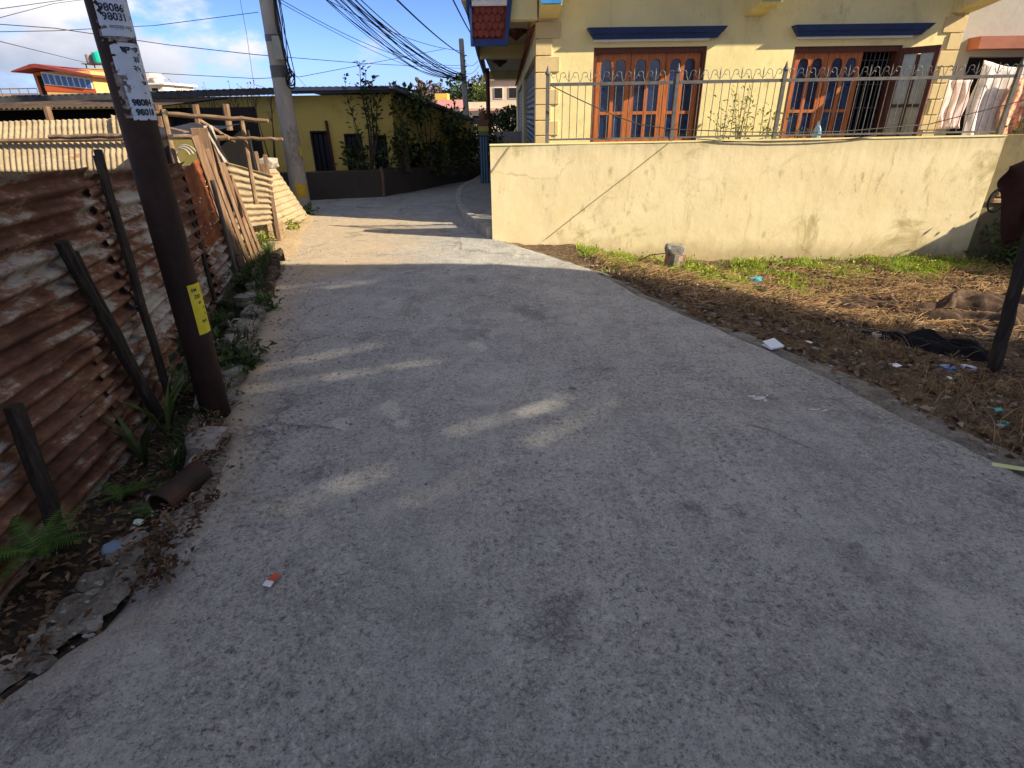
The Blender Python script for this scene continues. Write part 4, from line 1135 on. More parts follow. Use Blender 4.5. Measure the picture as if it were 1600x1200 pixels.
M_PAPER = m_noise('blue_white_paper', [(.3,(.46,.54,.66)),(.7,(.60,.68,.78))], 16, .9, bump=.2, grime=((.20,.18,.16), 22, .62, .74, .8))
M_OLDPAPER = m_noise('weathered_paper', [(.3,(.06,.045,.04)),(.5,(.20,.17,.155)),(.7,(.42,.41,.41))], 34, .95, bump=.6)
M_YELLOW = m_noise('yellow_paper', [(.3,(.60,.50,.03)),(.7,(.72,.62,.05))], 16, .8, bump=.15)
M_INK = m_noise('ink', [(.40,(.012,.014,.03)),(.60,(.06,.07,.11)),(.72,(.30,.34,.42))], 60, .8)
bill(-40, 95, 2.045, 2.30, M_OLDPAPER, .75, 4, PR+.0015)
h1 = bill(-34, 92, 1.925, 2.068, M_PAPER, .08, 1, label='blue white handbill with phone numbers at the top')
bill(-42, 95, 1.905, 1.985, M_OLDPAPER, .55, 9, PR+.0018)
h2 = bill(-22, 92, 1.775, 1.902, M_PAPER, .10, 2, label='blue white handbill with printed lines')
bill(-34, 95, 1.600, 1.835, M_OLDPAPER, .50, 5, PR+.0018)
bill(-12, 92, 1.690, 1.80, M_PAPER, .70, 11, PR+.0022)
h3 = bill(-10, 92, 1.590, 1.700, M_PAPER, .10, 3, label='lower blue white handbill with phone numbers')
h4 = bill(14, 88, .515, .795, M_YELLOW, 0, 6, name='yellow_sticker', label='yellow sticker low on the pole')
def pole_text(txt, parent, th, z, size, bold=.0, r=PR+.0034, mat=None):
    cu = bpy.data.curves.new('print', 'FONT'); cu.body = txt; cu.size = size; cu.offset = bold; cu.resolution_u = 3
    to = bpy.data.objects.new('print', cu); COL.objects.link(to)
    bpy.context.view_layer.update()
    m = bpy.data.meshes.new_from_object(to.evaluated_get(bpy.context.evaluated_depsgraph_get()))
    bpy.data.objects.remove(to); bpy.data.curves.remove(cu)
    b = MB(); vs = []
    for v in m.vertices: vs.append(on_pole(th + math.degrees(v.co.x/r), z + v.co.y, r))
    b.add(vs, [tuple(p.vertices) for p in m.polygons], 0)
    bpy.data.meshes.remove(m)
    return b.build('print', mat or M_INK, parent, kind='stuff')
pole_text('98086', h1, -24, 2.018, .040, .0012); pole_text('98031', h1, -20, 1.985, .040, .0012); pole_text('सम्पर्क गर्नु', h1, -8, 1.953, .020)
pole_text('घरखर्', h2, 6, 1.862, .036, .0022); pole_text('३0', h2, 34, 1.828, .032, .0012); pole_text('२५', h2, 28, 1.792, .032, .0014)
pole_text('98084', h3, -2, 1.652, .036, .0022); pole_text('98018', h3, 2, 1.612, .036, .0022)
for txt, th, z in (('EM',24,.755), ('ZID',30,.718), ('ar',42,.685), ('a',62,.652), ('e',60,.618), ('ero',38,.580)): pole_text(txt, h4, th, z, .026, .0008)

# ------------------------------------------------------------------ concrete pole at the bend
M_CPOLE = m_noise('pole_concrete', [(.3,(.28,.255,.22)),(.5,(.39,.36,.315)),(.7,(.50,.465,.41))], 5, .88, stretch=(1,1,.3), bump=.4, bdist=.006, bscale=50)
CP = thing('concrete_pole', 'tapered grey concrete electric pole with meter box and yellow paint mark at the bend', 'utility pole', (-3.855, 10.72, 0))
def cpc(z): return Vector((-3.855 + .004*z, 10.72, z))
b = MB(); b.tube([cpc(z) for z in (-.3,0,1,2,3,4,6,7.5)], [.168,.163,.152,.141,.130,.120,.105,.095], 20); b.build('shaft', M_CPOLE, CP, smooth=True)
def patch(z0, z1, th0, th1, r, mat, name, seed=0, rag=0):
    b = MB(); nu, nv = 12, 10; base = math.atan2(-10.7, 3.8)
    for i in range(nu):
        for j in range(nv):
            if rag and nz(i*.5+seed, j*.5, seed) > .25 + .25*min(1, min(i, nu-1-i, j, nv-1-j)/2): continue
            q = []
            for a, c_ in ((0,0),(1,0),(1,1),(0,1)):
                z = z0+(z1-z0)*(j+c_)/nv; an = base + math.radians(th0+(th1-th0)*(i+a)/nu); p = cpc(z); q.append((p.x+(r(z))*math.cos(an), p.y+(r(z))*math.sin(an), z))
            b.quad(*q)
    return b.build(name, mat, CP)
RC = lambda z: .1665 - .0108*z
patch(.26,.50,-25,55, RC, m_noise('ochre_paint', [(.3,(.55,.34,.02)),(.7,(.68,.46,.04))], 9, .8), 'paint_mark', 3, 1)
patch(.80,1.45,-20,60, RC, M_RAG, 'peeled_paper', 6, 1)
patch(.95,1.10,45,85, lambda z: RC(z)+.002, M_YELLOW, 'yellow_scrap', 2, 1)
patch(2.18,2.36,-90,90, RC, M_STEEL, 'clamp_band'); patch(2.70,2.80,-90,90, RC, M_STEEL, 'clamp_band')
b = MB(); b.box(-3.79,-3.64,10.46,10.57,2.42,2.76); bevel(b.build('meter_box', m_noise('box_grey', [(.3,(.26,.29,.25)),(.7,(.36,.39,.34))], 6, .6), CP), .012)
b = MB()
for k in range(9):
    a = random.uniform(0, 6); x0 = -3.66 + random.uniform(-.02,.08)
    b.tube([(x0, 10.5, 3.3+.1*k), (x0+.05*math.sin(a), 10.47, 2.9), (x0+.02+.04*math.sin(a+1), 10.46, 2.5), (x0+.03+.05*math.sin(a+2), 10.48, 2.2), (x0-.03, 10.5, 2.05+.06*random.random())], .008, 5)
b.build('drop_cables', M_BLACK, CP)
for k in range(2):
    b = MB(); b.tube([(-3.60+.07*math.cos(a), 10.47+.02*k, 2.12+.12*math.sin(a)+.05*k) for a in [i*2*PI/16 for i in range(17)]], .012, 6); b.build('cable_coil', M_BLACK, CP)

# far pole
FP = thing('far_pole', 'slim square grey pole standing far down the lane where the cables gather', 'utility pole', (-1.29, 19.5, 0))
b = MB(); b.beam((-1.27,19.5,-.2), (-1.385,19.5,3.62), .19, .18, up=(0,1,0), w1=.14, h1=.14); bevel(b.build('shaft', M_CPOLE, FP), .02)
for k in range(6):
    z = 2.45+.14*k; b = MB(); b.tube([(-1.33,19.36,z),(-1.255+.03*(k%2),19.32,z+.02)], .016, 6); b.build('insulator', M_DARKWOOD, FP)
b = MB(); b.rock((-1.17,19.4,2.38), .08,.07,.07, 3, 1, .4); b.build('splice_box', M_BLACK, FP)

# ------------------------------------------------------------------ overhead cables
def sagline(p0, p1, sag, n=22):
    p0, p1 = Vector(p0), Vector(p1); out_ = []
    for i in range(n+1):
        t_ = i/n; q = p0.lerp(p1, t_); q.z -= 4*sag*t_*(1-t_); out_.append(q)
    return out_
CB = thing('cable_bundle', 'tangled bundle of black cables sagging from the bend to the far pole', 'cables', (-2.6, 15, 2.5))
for k in range(17):
    s = random.uniform(.42,.62); a = (-3.78+random.uniform(-.12,.10), 10.7+random.uniform(-.05,.05), 4.35+random.uniform(-.25,.55)); e = (-1.36+random.uniform(-.05,.03), 19.45, 2.54+random.uniform(-.05,.16))
    pts = sagline(a, e, s)
    tw = random.uniform(0, 6)
    for i, p in enumerate(pts): p.x += .035*math.sin(i*.5+tw); p.z += .03*math.cos(i*.45+tw*2)
    b = MB(); b.tube(pts, random.choice((.006,.008,.011)), 5); b.build('cable', M_BLACK, CB)
def wire(label, pts, r=.007, sag=0, name='overhead_wire'):
    if sag: pts = sagline(pts[0], pts[1], sag)
    b = MB(); b.tube(pts, r*.8, 5); return solo(name, b, M_BLACK, label, 'wire', group='overhead wires')
wire('thick black service wire running from overhead down to the far pole', sagline((-1.55,6.0,3.05), (-1.37,19.4,3.20), .10), .016)
wire('black wire curving down to the end of the yellow house gallery', sagline((-.92,6.0,3.45), (-.66,16.0,3.05), .14), .014)
wire('long thin wire crossing the sky behind both near poles to the far pole', [(-7.6,7.6,2.72), (-6.2,9.0,2.72), (-5.2,9.9,2.60), (-4.14,10.55,2.51), (-3.26,14,2.62), (-1.36,19.4,2.83)], .007)
wire('thin wire from the concrete pole slanting away over the shed roof', [(-3.98,10.62,3.10), (-5.37,10,2.86), (-6.21,9,2.69), (-7.5,7.5,2.5)], .006)
wire('topmost thin wire in the far corner of the sky over the shed', [(-7.0,7.0,2.72), (-6.09,8,2.80), (-6.19,9.5,3.13), (-6.6,11,3.5)], .005)
wire('second thin wire in the corner of the sky over the shed', [(-5.3,6.5,2.45), (-6.13,8,2.71), (-7.19,10.6,3.25), (-8,13,3.7)], .005)
wire('wire sloping down from the clouds to the green tank roof', [(-8.2,9,2.8), (-9.35,12,2.9), (-13.23,20,3.19), (-24,38,4.6)], .009)
wire('lowest long wire skimming just above the old yellow roof', [(-9.8,14,2.62), (-7.72,14,2.48), (-5.57,14,2.35), (-4.9,15,2.43), (-3.47,18,2.96), (-2.0,20.5,3.45)], .008)
wire('thin drop wire hanging left of the concrete pole', [(-4.0,10.0,3.6), (-4.07,10.2,3.2), (-4.15,10.4,2.81), (-4.39,10.9,2.10), (-4.43,12.9,1.95)], .004)
wire('thin drop wire hanging right of the concrete pole', [(-3.5,10.4,3.5), (-3.57,10.5,3.07), (-4.0,11.6,2.4), (-4.12,12.9,2.12)], .004)
wire('upper loose wire joining the concrete pole to the far pole', sagline((-3.75,10.65,3.75), (-1.38,19.4,3.30), .25), .008)
wire('middle loose wire between the concrete pole and the far pole', sagline((-3.75,10.65,3.35), (-1.38,19.4,2.92), .30), .007)
wire('lower loose wire under the cable bundle to the far pole', sagline((-3.75,10.62,3.30), (-1.40,19.4,2.48), .18), .006)
for k in range(5):
    wire(('wire', 'slack wire', 'thin wire', 'lower wire', 'faint wire')[k] + ' from the far pole to the yellow house gallery', sagline((-1.33,19.5,(3.05,2.75,2.45,2.3,2.6)[k]), (-.70-.06*k,(15,17,20,22,24)[k],(2.7,2.75,2.2,2.0,2.9)[k]), .12), .007)
wire('black cable drooping across the railing of the yellow house', [(.53,7.82,1.90), (.80,7.82,1.78), (1.1,7.82,1.655), (1.4,7.82,1.535), (1.68,7.82,1.445), (2.1,7.82,1.385), (2.92,7.82,1.345), (3.6,7.82,1.325), (4.3,7.82,1.33), (5.38,7.8,1.40), (6.33,7.7,1.64), (7.6,7.5,2.0)], .008)

# ------------------------------------------------------------------ old yellow building at the bend
OB = thing('old_yellow_building', 'long low ochre building in shade with dark openings beyond the bend', 'building', (-6, 13.4, 0))
def yb(x0, x1, z0, z1): return (x0, x1, z0, z1)
oh = [(-4.33,-3.93,.44,1.30), (-3.60,-3.22,.47,1.235), (-2.98,-2.68,.44,1.2)]
b = holes_wall(-12, -2.5, -.1, 1.985, oh, 13.3, 13.5)
b.build('front_wall', M_OLDHOUSE, OB)
E1 = Vector((-2.5,13.3,0)); E2 = Vector((-.95,17.2,0))
b = MB(); dv = (E2-E1)
segs = [(0,.12,0),(.12,.26,1),(.26,.38,0),(.38,.52,1),(.52,.62,0),(.62,.78,1),(.78,1,0)]
for a, c_, hole in segs:
    p, q = E1+dv*a, E1+dv*c_; z1a, z1b = 2.04-.72*a, 2.04-.72*c_
    zb = .98 if hole else -.1
    b.add([(p.x,p.y,zb),(q.x,q.y,zb),(q.x,q.y,z1b),(p.x,p.y,z1a)],((0,1,2,3),))
b.build('lane_wall', M_OLDHOUSE, OB)
b = MB(); b.box(-11.5,-2.7,13.9,14,-.1,2.0); b.prism([(-2.75,13.6,-.1),(-1.3,17.2,-.1),(-3,17.2,-.1)],(0,0,1.3)); b.build('inside', M_DARK, OB)
for x0, x1, z0, z1 in oh:
    b = MB(); f = .035
    b.box(x0,x0+f,13.27,13.36,z0,z1); b.box(x1-f,x1,13.27,13.36,z0,z1); b.box(x0+f,x1-f,13.27,13.36,z1-f,z1)
    fr = b.build('door_frame' if x1-x0 > .385 else 'window_frame', M_POSTWOOD, OB)
    for k in range(3):
        w = (x1-x0-2*f)/3; g = MB(); g.box(x0+f+k*w+.012, x0+f+(k+1)*w-.012, 13.33, 13.35, z0+.02, z1-f-.03); g.build('panel', m_flat('dim_panel', (.02,.024,.03), .4) if (k == 0 and x0 < -4) else bpy.data.materials['dim_panel'], fr)
b = MB(); b.beam((-3.90,13.24,.42),(-3.93,13.24,1.50),.05,.05); b.build('downpipe', m_flat('maroon_paint', (.06,.018,.015), .6), OB)
M_MAROON = bpy.data.materials['maroon_paint']
M_OLDROOF = m_noise('dark_tin_roof', [(.3,(.035,.035,.04)),(.7,(.08,.08,.085))], 4, .7, bump=.3)
b = MB(); nn = 150
b.grid(lambda u, v: (-12.5+10.2*u, 12.90+2.6*v, 2.115+.0155*min(0, -12.5+10.2*u+4.45)+.012*math.cos(u*nn*PI*2/2)), nn*3, 2); solid(b.build('roof_sheet', M_OLDROOF, OB), .02)
b = MB(); b.prism([(-12.4,12.87,1.885),(-4.45,12.87,2.005),(-2.32,12.87,2.005),(-2.32,12.87,2.10),(-4.45,12.87,2.10),(-12.4,12.87,1.98)],(0,.025,0)); b.build('eave_fascia', M_OLDROOF, OB)
b = MB(); b.box(-4.5,-2.35,12.83,12.868,2.06,2.125); b.build('gutter_board', m_flat('pale_fascia', (.20,.22,.27), .6), OB)
b = MB(); b.prism([(-2.30,12.62,2.07),(-.82,17.3,1.36),(-.82,17.3,1.41),(-2.30,12.62,2.12)],(-.10,.02,0)); b.build('rake_board', bpy.data.materials['pale_fascia'], OB)
b = MB(); b.add([(-2.36,12.64,2.10),(-.90,17.3,1.38),(-3.0,18,1.6),(-4.6,13.4,2.13)],((0,1,2,3),)); solid(b.build('side_roof', M_OLDROOF, OB), .02)

RW = thing('retaining_wall', 'dark stained low retaining wall following the bend below the old yellow building', 'wall', (-3, 12.8, 0))
rp = [(-9,12.35),(-4.2,12.2),(-2.75,12.62),(-2.28,13.33),(-1.54,14.76),(-.77,16.2),(-.35,19),(-.2,24)]
b = MB(); vs = []
path = []
for (x0,y0),(x1,y1) in zip(rp[:-1], rp[1:]):
    n = max(2, int(math.hypot(x1-x0,y1-y0)/.15))
    path += [(x0+(x1-x0)*i/n, y0+(y1-y0)*i/n) for i in range(n)]
path.append(rp[-1])
for i, (x, y) in enumerate(path):
    h = interp(x, [-9,-4.2,-2.5,-.75,-.2], [.52,.53,.53,.36,.3]) + .015*nz(x*4, y*4, 2)
    w = .02*nz(x*3, y*3, 5)
    vs += [(x+w, y-.02, -.1), (x+w, y-.01+w, h*.5), (x, y, h), (x-.14, y+.22, h+.01), (x-.14, y+.22, -.1)]
b.add(vs, [(j*5+i, (j+1)*5+i, (j+1)*5+i+1, j*5+i+1) for j in range(len(path)-1) for i in range(4)])
b.build('wall_face', M_DARKWALL, RW)
b = MB(); b.tube([(-2.72,12.58,-.02),(-2.70,12.58,.40),(-2.71,12.57,.60)], .035, 7, wob=.15); b.build('post', M_PLANK, RW)

# low grey wall and gate behind the pillar
b = MB(); b.box(-.42,.38,18,18.2,0,1.10)
solo('grey_yard_wall', b, M_GREY, 'low plain grey wall closing the lane behind the gate pillar', 'wall', (0,18.1,0))
PG = thing('picket_gate', 'pale slatted gate catching light beside the far pole', 'gate', (-1.1, 20, 0))
SL = None
for k in range(10):
    x = -1.62+k*.115
    if SL is None: b = MB(); b.box(x,x+.055,20.0,20.03,.1,1.0); SL = b.build('slat', m_noise('cream_slat', [(.3,(.55,.42,.25)),(.7,(.68,.55,.36))], 5, .8), PG)
    else: dup(SL, PG, (k*.115,0,random.uniform(-.04,.04)))
b = MB(); b.box(-1.66,-.5,20.035,20.06,.3,.36); b.box(-1.66,-.5,20.035,20.06,.8,.86); b.build('rail', bpy.data.materials['cream_slat'], PG)

# ------------------------------------------------------------------ distant houses
def simple_house(name, label, x0, x1, y, depth, z1, mat, roofmat, storey=None, wins=(), winmat=None, roofover=.3, loc=None, extras=None):
    T = thing(name, label, 'house', ((x0+x1)/2, y, -.7))
    b = MB(); b.box(x0, x1, y, y+depth, -.7, z1); b.build('walls', mat, T)
    b = MB(); b.box(x0-roofover, x1+roofover, y-roofover, y+depth+roofover, z1+.003, z1+.16); b.build('roof_slab', roofmat, T)
    for (a, c_, d, e) in wins:
        b = MB(); f = .06; b.box(a-f,c_+f,y-.05,y-.003,d-f,e+f); wf = b.build('window', M_WHITE, T)
        b = MB(); b.box(a,c_,y-.07,y-.052,d,e); b.build('pane', winmat or M_GLASS, wf)
    return T
M_ORANGE = m_noise('orange_render', [(.3,(.62,.36,.13)),(.7,(.74,.48,.20))], .6, .85, bump=.1)
M_TERRA = m_noise('terracotta_render', [(.3,(.44,.20,.10)),(.7,(.55,.28,.15))], .6, .85, bump=.1)
M_REDROOF = m_noise('dark_red_roof', [(.3,(.16,.03,.03)),(.7,(.26,.055,.05))], 1.5, .8)
M_REDBAND = m_flat('red_band_paint', (.50,.09,.03), .7)
M_YEL = m_noise('mustard_render', [(.3,(.50,.36,.07)),(.7,(.62,.46,.11))], .6, .85)
M_PINKH = m_noise('pink_render', [(.3,(.62,.30,.30)),(.7,(.72,.40,.38))], .5, .85)
M_CREAM = m_noise('cream_render', [(.3,(.62,.52,.38)),(.7,(.74,.64,.50))], .5, .85)
M_PANEB = m_flat('blue_pane', (.02,.12,.36), .15, spec=.6)

A = thing('orange_house', 'orange roof top house with a row of blue panes under a dark red gable', 'house', (-35.3, 50, -.7))
b = MB(); b.box(-36.6,-32.7,49.9,55,-.7,4.95); b.build('walls', M_ORANGE, A)
b = MB(); b.box(-38.2,-36.61,51.2,55,-.7,5.0); b.build('side_room', M_TERRA, A)
b = MB(); b.box(-37.9,-37.2,51.14,51.196,3.4,4.75); b.build('doorway', M_DARK, A)
b = MB(); b.prism([(-38.4,49.3,4.98),(-36.8,49.3,5.42),(-36.4,49.3,5.46),(-32.2,49.3,4.62),(-32.2,49.3,4.52),(-36.5,49.3,5.20),(-38.4,49.3,4.90)],(0,6,0)); b.build('gable_roof', M_REDROOF, A)
b = MB(); b.prism([(-36.62,49.86,3.62),(-32.68,49.86,3.42),(-32.68,49.86,3.72),(-36.62,49.86,4.0)],(0,.036,0)); b.build('red_band', M_REDBAND, A)
for k in range(8):
    x = -36.45 + k*.455 + (.04 if k > 1 else 0); zt = 4.86-.062*(k+1); zb = 4.10-.045*k
    b = MB(); b.prism([(x-.06,49.82,zb-.06),(x+.40,49.82,zb-.08),(x+.40,49.82,zt+.08),(x-.06,49.82,zt+.1)],(0,.03,0)); wf = b.build('window', M_WHITE, A)
    b = MB(); b.prism([(x,49.79,zb),(x+.34,49.79,zb-.02),(x+.34,49.79,zt),(x,49.79,zt+.02)],(0,.025,0)); b.build('pane', M_PANEB, wf)
b = MB(); b.box(-42,-36.4,48.6,48.7,2.6,3.05); b.box(-42,-36.4,48.7,55,2.5,2.75); b.build('terrace', M_TERRA, A)
b = MB()
for k in range(9): b.tube([(-42+k*.7,48.65,3.05),(-42+k*.7,48.65,3.75)],.03,5)
b.tube([(-42,48.65,3.75),(-36.4,48.65,3.75)],.035,5); b.tube([(-42,48.65,3.4),(-36.4,48.65,3.4)],.025,5); b.build('terrace_railing', M_STEEL, A)

B = thing('mustard_house', 'mustard house with a brown doorway under the green roof tank', 'house', (-31.8, 54, -.7))
b = MB(); b.box(-38,-34.0,54,60,-.7,4.85); b.build('walls', M_YEL, B)
b = MB(); b.box(-37.6,-33.7,53.3,60.5,4.86,5.38); b.build('parapet', M_ORANGE, B)
b = MB(); b.box(-35.9,-34.6,53.9,53.997,3.0,4.6); b.build('doorway', m_flat('brown_door', (.12,.06,.045), .6), B)
b = MB()
for x in (-35.7,-35.0,-34.3,-33.8): b.tube([(x,54.2,5.3),(x,54.2,5.74)],.05,5)
b.box(-35.8,-33.6,53.8,55.2,5.72,5.78); b.build('tank_stand', M_DARKWOOD, B)
b = MB(); b.lathe((-34.55,54.5,5.783),[(.52,0),(.54,.06),(.54,.74),(.48,.82),(.2,.88),(.16,.92)],16); solo('water_tank', b, m_flat('green_plastic', (.01,.42,.32), .5), 'bright green water tank on a stand above the mustard house', 'water tank', (-34.55,54.5,5.78), smooth=False)
b = MB(); b.lathe((-35.42,54.5,5.783),[(.27,0),(.29,.06),(.29,.66),(.16,.74)],14); solo('water_tank', b, m_flat('grey_plastic', (.28,.25,.24), .6), 'dull grey water tank beside the green one', 'water tank', (-35.42,54.5,5.78))
C_ = simple_house('white_house', 'white house with clutter on its roof behind the old yellow roof', -30.4,-28.5,52,5,4.05, m_noise('white_render', [(.3,(.60,.54,.50)),(.7,(.72,.67,.62))], .5, .85), M_WHITE, wins=((-29.4,-28.9,3.0,3.8),), winmat=M_DARK)
b = MB(); b.box(-30.3,-29.4,52.2,54,4.22,4.95); b.build('stair_head', bpy.data.materials['white_render'], C_)
b = MB(); b.box(-29.3,-28.4,51.5,52.5,4.5,4.62); b.build('awning', M_WHITE, C_)
b = MB(); b.rock((-30.3,51.7,5.1),.4,.3,.28,4,1,.5); b.build('pink_cloth', m_flat('hot_pink', (.62,.10,.32), .9), C_)
simple_house('terracotta_house', 'long low terracotta house at the far side behind the shed', -50,-38.6,52,6,3.3, M_ORANGE, M_TERRA, wins=((-41,-39.8,1.9,2.8),), winmat=M_DARK)
D = simple_house('pink_house', 'small pink topped house with a yellow stair head far down the lane', -5.6,-3.05,45,5,1.95, M_CREAM, M_PINKH, wins=((-4.6,-4.3,1.15,1.55),(-4.2,-3.9,1.15,1.55)), winmat=M_DARK, roofover=.2)
b = MB(); b.box(-5.5,-3.2,44.9,46,2.115,2.5); b.build('parapet', M_PINKH, D)
b = MB(); b.box(-5.4,-4.5,46.2,48,2.4,2.95); b.build('stair_head', M_YEL, D)
E_ = simple_house('cream_house', 'wide cream house with dark windows at the end of the lane', -3.0,3.5,43,6,1.75, M_CREAM, m_flat('pale_pink_slab', (.60,.38,.32), .8), wins=((-2.5,-1.9,.9,1.45),(-1.2,-.6,.9,1.45),(-.25,.15,.9,1.5),(.5,1.1,.9,1.5)), winmat=M_DARK, roofover=.35)
b = MB(); b.box(-3.1,3.5,42.75,42.85,1.913,2.3); b.build('parapet', M_CREAM, E_)
F_ = simple_house('tall_cream_house', 'taller cream house seen under the gallery of the yellow house', -1.6,2.8,56,6,4.2, m_noise('peach_render', [(.3,(.58,.44,.32)),(.7,(.70,.56,.43))], .5, .85), M_CREAM, wins=((-1.2,-.5,2.8,3.6),(.1,.8,2.8,3.6)), winmat=M_DARK)
# ------------------------------------------------------------------ vegetation
M_LEAFDARK = m_leaf('dark_leaf', [(.025,.042,.016), (.045,.075,.024), (.075,.115,.035), (.055,.065,.026)])
M_LEAF = m_leaf('green_leaf', [(.035,.07,.015), (.06,.12,.022), (.10,.17,.035), (.09,.12,.03)])
M_LEAFYEL = m_leaf('yellowing_leaf', [(.12,.19,.02), (.24,.29,.035), (.38,.36,.05), (.15,.22,.03)])
M_FERN = m_leaf('fern_leaf', [(.035,.085,.015), (.07,.14,.025), (.11,.19,.04)])
M_GRASS = m_leaf('lot_grass', [(.09,.20,.012), (.18,.36,.02), (.28,.45,.03), (.40,.44,.05), (.44,.34,.11)], .6, .3)
M_DRYGRASS = m_leaf('dry_grass', [(.16,.10,.05), (.28,.185,.09), (.42,.30,.15), (.20,.115,.06), (.13,.11,.04)], .8, .15)
M_DRYLEAF = m_leaf('dry_leaf', [(.05,.028,.02), (.14,.075,.045), (.26,.155,.095), (.085,.055,.045), (.40,.31,.22)], .8, .05)
M_TWIG = m_noise('twig', [(.3,(.05,.035,.025)),(.7,(.14,.10,.07))], 9, .9)
M_BARK = m_noise('bark', [(.3,(.035,.028,.02)),(.7,(.09,.07,.05))], 9, .95, bump=.6)

def rand_dir(up=.3):
    v = Vector((random.gauss(0,1), random.gauss(0,1), random.gauss(0,1)+up)); return v.normalized()

def plant(name, label, cat, base, stems, leafsize, mat, nleaf, spread, h, aspect=.45, group=None, droop=0., stemr=.012, clump=.12):
    """several branching stems with leaves along them"""
    T = thing(name, label, cat, base, group)
    b = MB(); C, N = [], []
    for s in range(stems):
        a = random.uniform(0, 2*PI); lean = random.uniform(.1, 1)*spread; hh = h*random.uniform(.55, 1.0)
        tip = Vector(base) + Vector((math.cos(a)*lean, math.sin(a)*lean, hh))
        ctrl = Vector(base) + Vector((math.cos(a)*lean*.25, math.sin(a)*lean*.25, hh*.6))
        pts = [Vector(base)*(1-t)**2 + ctrl*2*t*(1-t) + tip*t*t for t in [i/9 for i in range(10)]]
        b.tube(pts, [stemr*(1-.8*i/9) for i in range(10)], 5)
        for k in range(nleaf):
            t = random.uniform(.12, 1)**.8; q = pts[min(9, int(t*9))].lerp(pts[min(9, int(t*9)+1)], (t*9) % 1)
            o = Vector((random.gauss(0,1), random.gauss(0,1), random.gauss(0,.7)))*clump*(.4+.6*t)
            C.append(q + o); d = o.normalized()*.8 + rand_dir(.2)*.6; d.z -= droop; N.append(d)
    b.build('stem', M_TWIG, T)
    l = MB(); l.leaves(C, N, leafsize, aspect); l.build('leaves', mat, T, kind='stuff')
    return T

# sapling and creepers against the old yellow building
def sapling(label, base, tips, n, size, r0):
    T = thing('sapling', label, 'tree', base); b = MB(); C, N = [], []
    for tip in tips:
        tip = Vector(tip); B_ = Vector(base); m1 = B_.lerp(tip, .4) + Vector((.04,0,.06)); m2 = B_.lerp(tip, .75) + Vector((-.03,0,.02))
        pts = [B_, m1, m2, tip]; b.tube(pts, [r0, r0*.8, r0*.5, r0*.15], 6)
        for _ in range(n):
            q = random.uniform(.9, 2.99); k = int(q); p = pts[k].lerp(pts[k+1], q-k); a = random.uniform(0, 2*PI); d = Vector((math.cos(a), math.sin(a)*.7, random.uniform(.2, .9)))
            C.append(p + d*random.uniform(0, .07)); N.append(d)
    b.build('stem', M_BARK, T); l = MB(); l.leaves(C, N, size, .5); l.build('leaves', M_LEAFDARK, T, kind='stuff')
sapling('tall leggy sapling rising above the eave of the old yellow building', (-2.98,12.80,.45), [(-2.95,12.75,2.56),(-2.72,12.75,2.30),(-2.85,12.8,2.42),(-2.62,12.8,1.95)], 46, .115, .024)
sapling('thin leafy shoot left of the tall sapling reaching the eave', (-3.14,12.85,.45), [(-3.30,12.78,2.34),(-3.22,12.8,1.7)], 30, .095, .014)
lab = ['bushy dark creeper covering the corner of the old yellow building', 'dense dark creeper over the lane side of the old yellow building', 'dark leafy shrub behind the retaining wall halfway to the far pole',
       'dark shrub spilling over the retaining wall next to the far pole', 'low dark bush between the two dark windows of the ochre building']
for i, (x, y, w, h, n, z0) in enumerate(((-2.30,13.2,.36,1.62,520,.45), (-1.90,14.1,.46,1.45,640,.40), (-1.42,15.3,.46,1.22,620,.35), (-.98,16.6,.42,1.05,560,.3), (-3.25,12.85,.28,.55,260,.45))):
    T = thing('creeper' if i < 4 else 'bush', lab[i], 'shrub', (x, y, z0))
    C, N = [], []
    cl = [Vector((random.gauss(0,w*.55), random.gauss(0,w*.35), random.uniform(.05,1)*h)) for _ in range(22)]
    for _ in range(n):
        c = random.choice(cl); o = Vector((random.gauss(0,1), random.gauss(0,1), random.gauss(0,1)))*w*.24
        q = Vector((x,y,z0)) + c*Vector((1,1,1)).x + o
        q = Vector((q.x, q.y, max(z0-.05, q.z))); C.append(q); N.append(o.normalized()+rand_dir(.1)*.8)
    l = MB(); l.leaves(C, N, .12, .6); l.build('foliage', M_LEAFDARK, T, kind='stuff')
    b = MB()
    for c in cl[:9]: b.tube([(x+random.gauss(0,.1),y,z0), Vector((x,y,z0))+c*.6, Vector((x,y,z0))+c], [.018,.012,.005], 5)
    b.build('stem', M_TWIG, T)
# thin bare shrubs in front of the ochre wall
for i, (x, y, h, lb) in enumerate(((-6.15,12.2,1.05,'bare twiggy shrub before the ochre wall over the bamboo frame'), (-5.3,12.2,1.15,'second bare twiggy shrub closer to the concrete pole'), (-4.55,11.6,1.25,'thin dark stem with few leaves left of the concrete pole'))):
    T = thing('bare_shrub', lb, 'shrub', (x,y,.6)); b = MB(); C, N = [], []
    for k in range(11 if i < 2 else 3):
        a = random.uniform(-.5,.5); p = Vector((x+random.gauss(0,.05),y,.6)); t = p + Vector((a*.8, random.uniform(-.2,.2), h*random.uniform(.7,1)+.35)); m = p.lerp(t,.5)+Vector((a*.1,0,.1))
        b.tube([p,m,t], [.014,.009,.003], 5)
        for q in range(5):
            s = m.lerp(t, random.random()); e = s+Vector((random.uniform(-.15,.15),0,random.uniform(.1,.3))); b.tube([s,e],[.006,.002],4); C.append(e); N.append(rand_dir(.3))
    b.build('stem', M_TWIG, T); l = MB(); l.leaves(C, N, .05); l.build('leaves', M_LEAFDARK, T, kind='stuff')
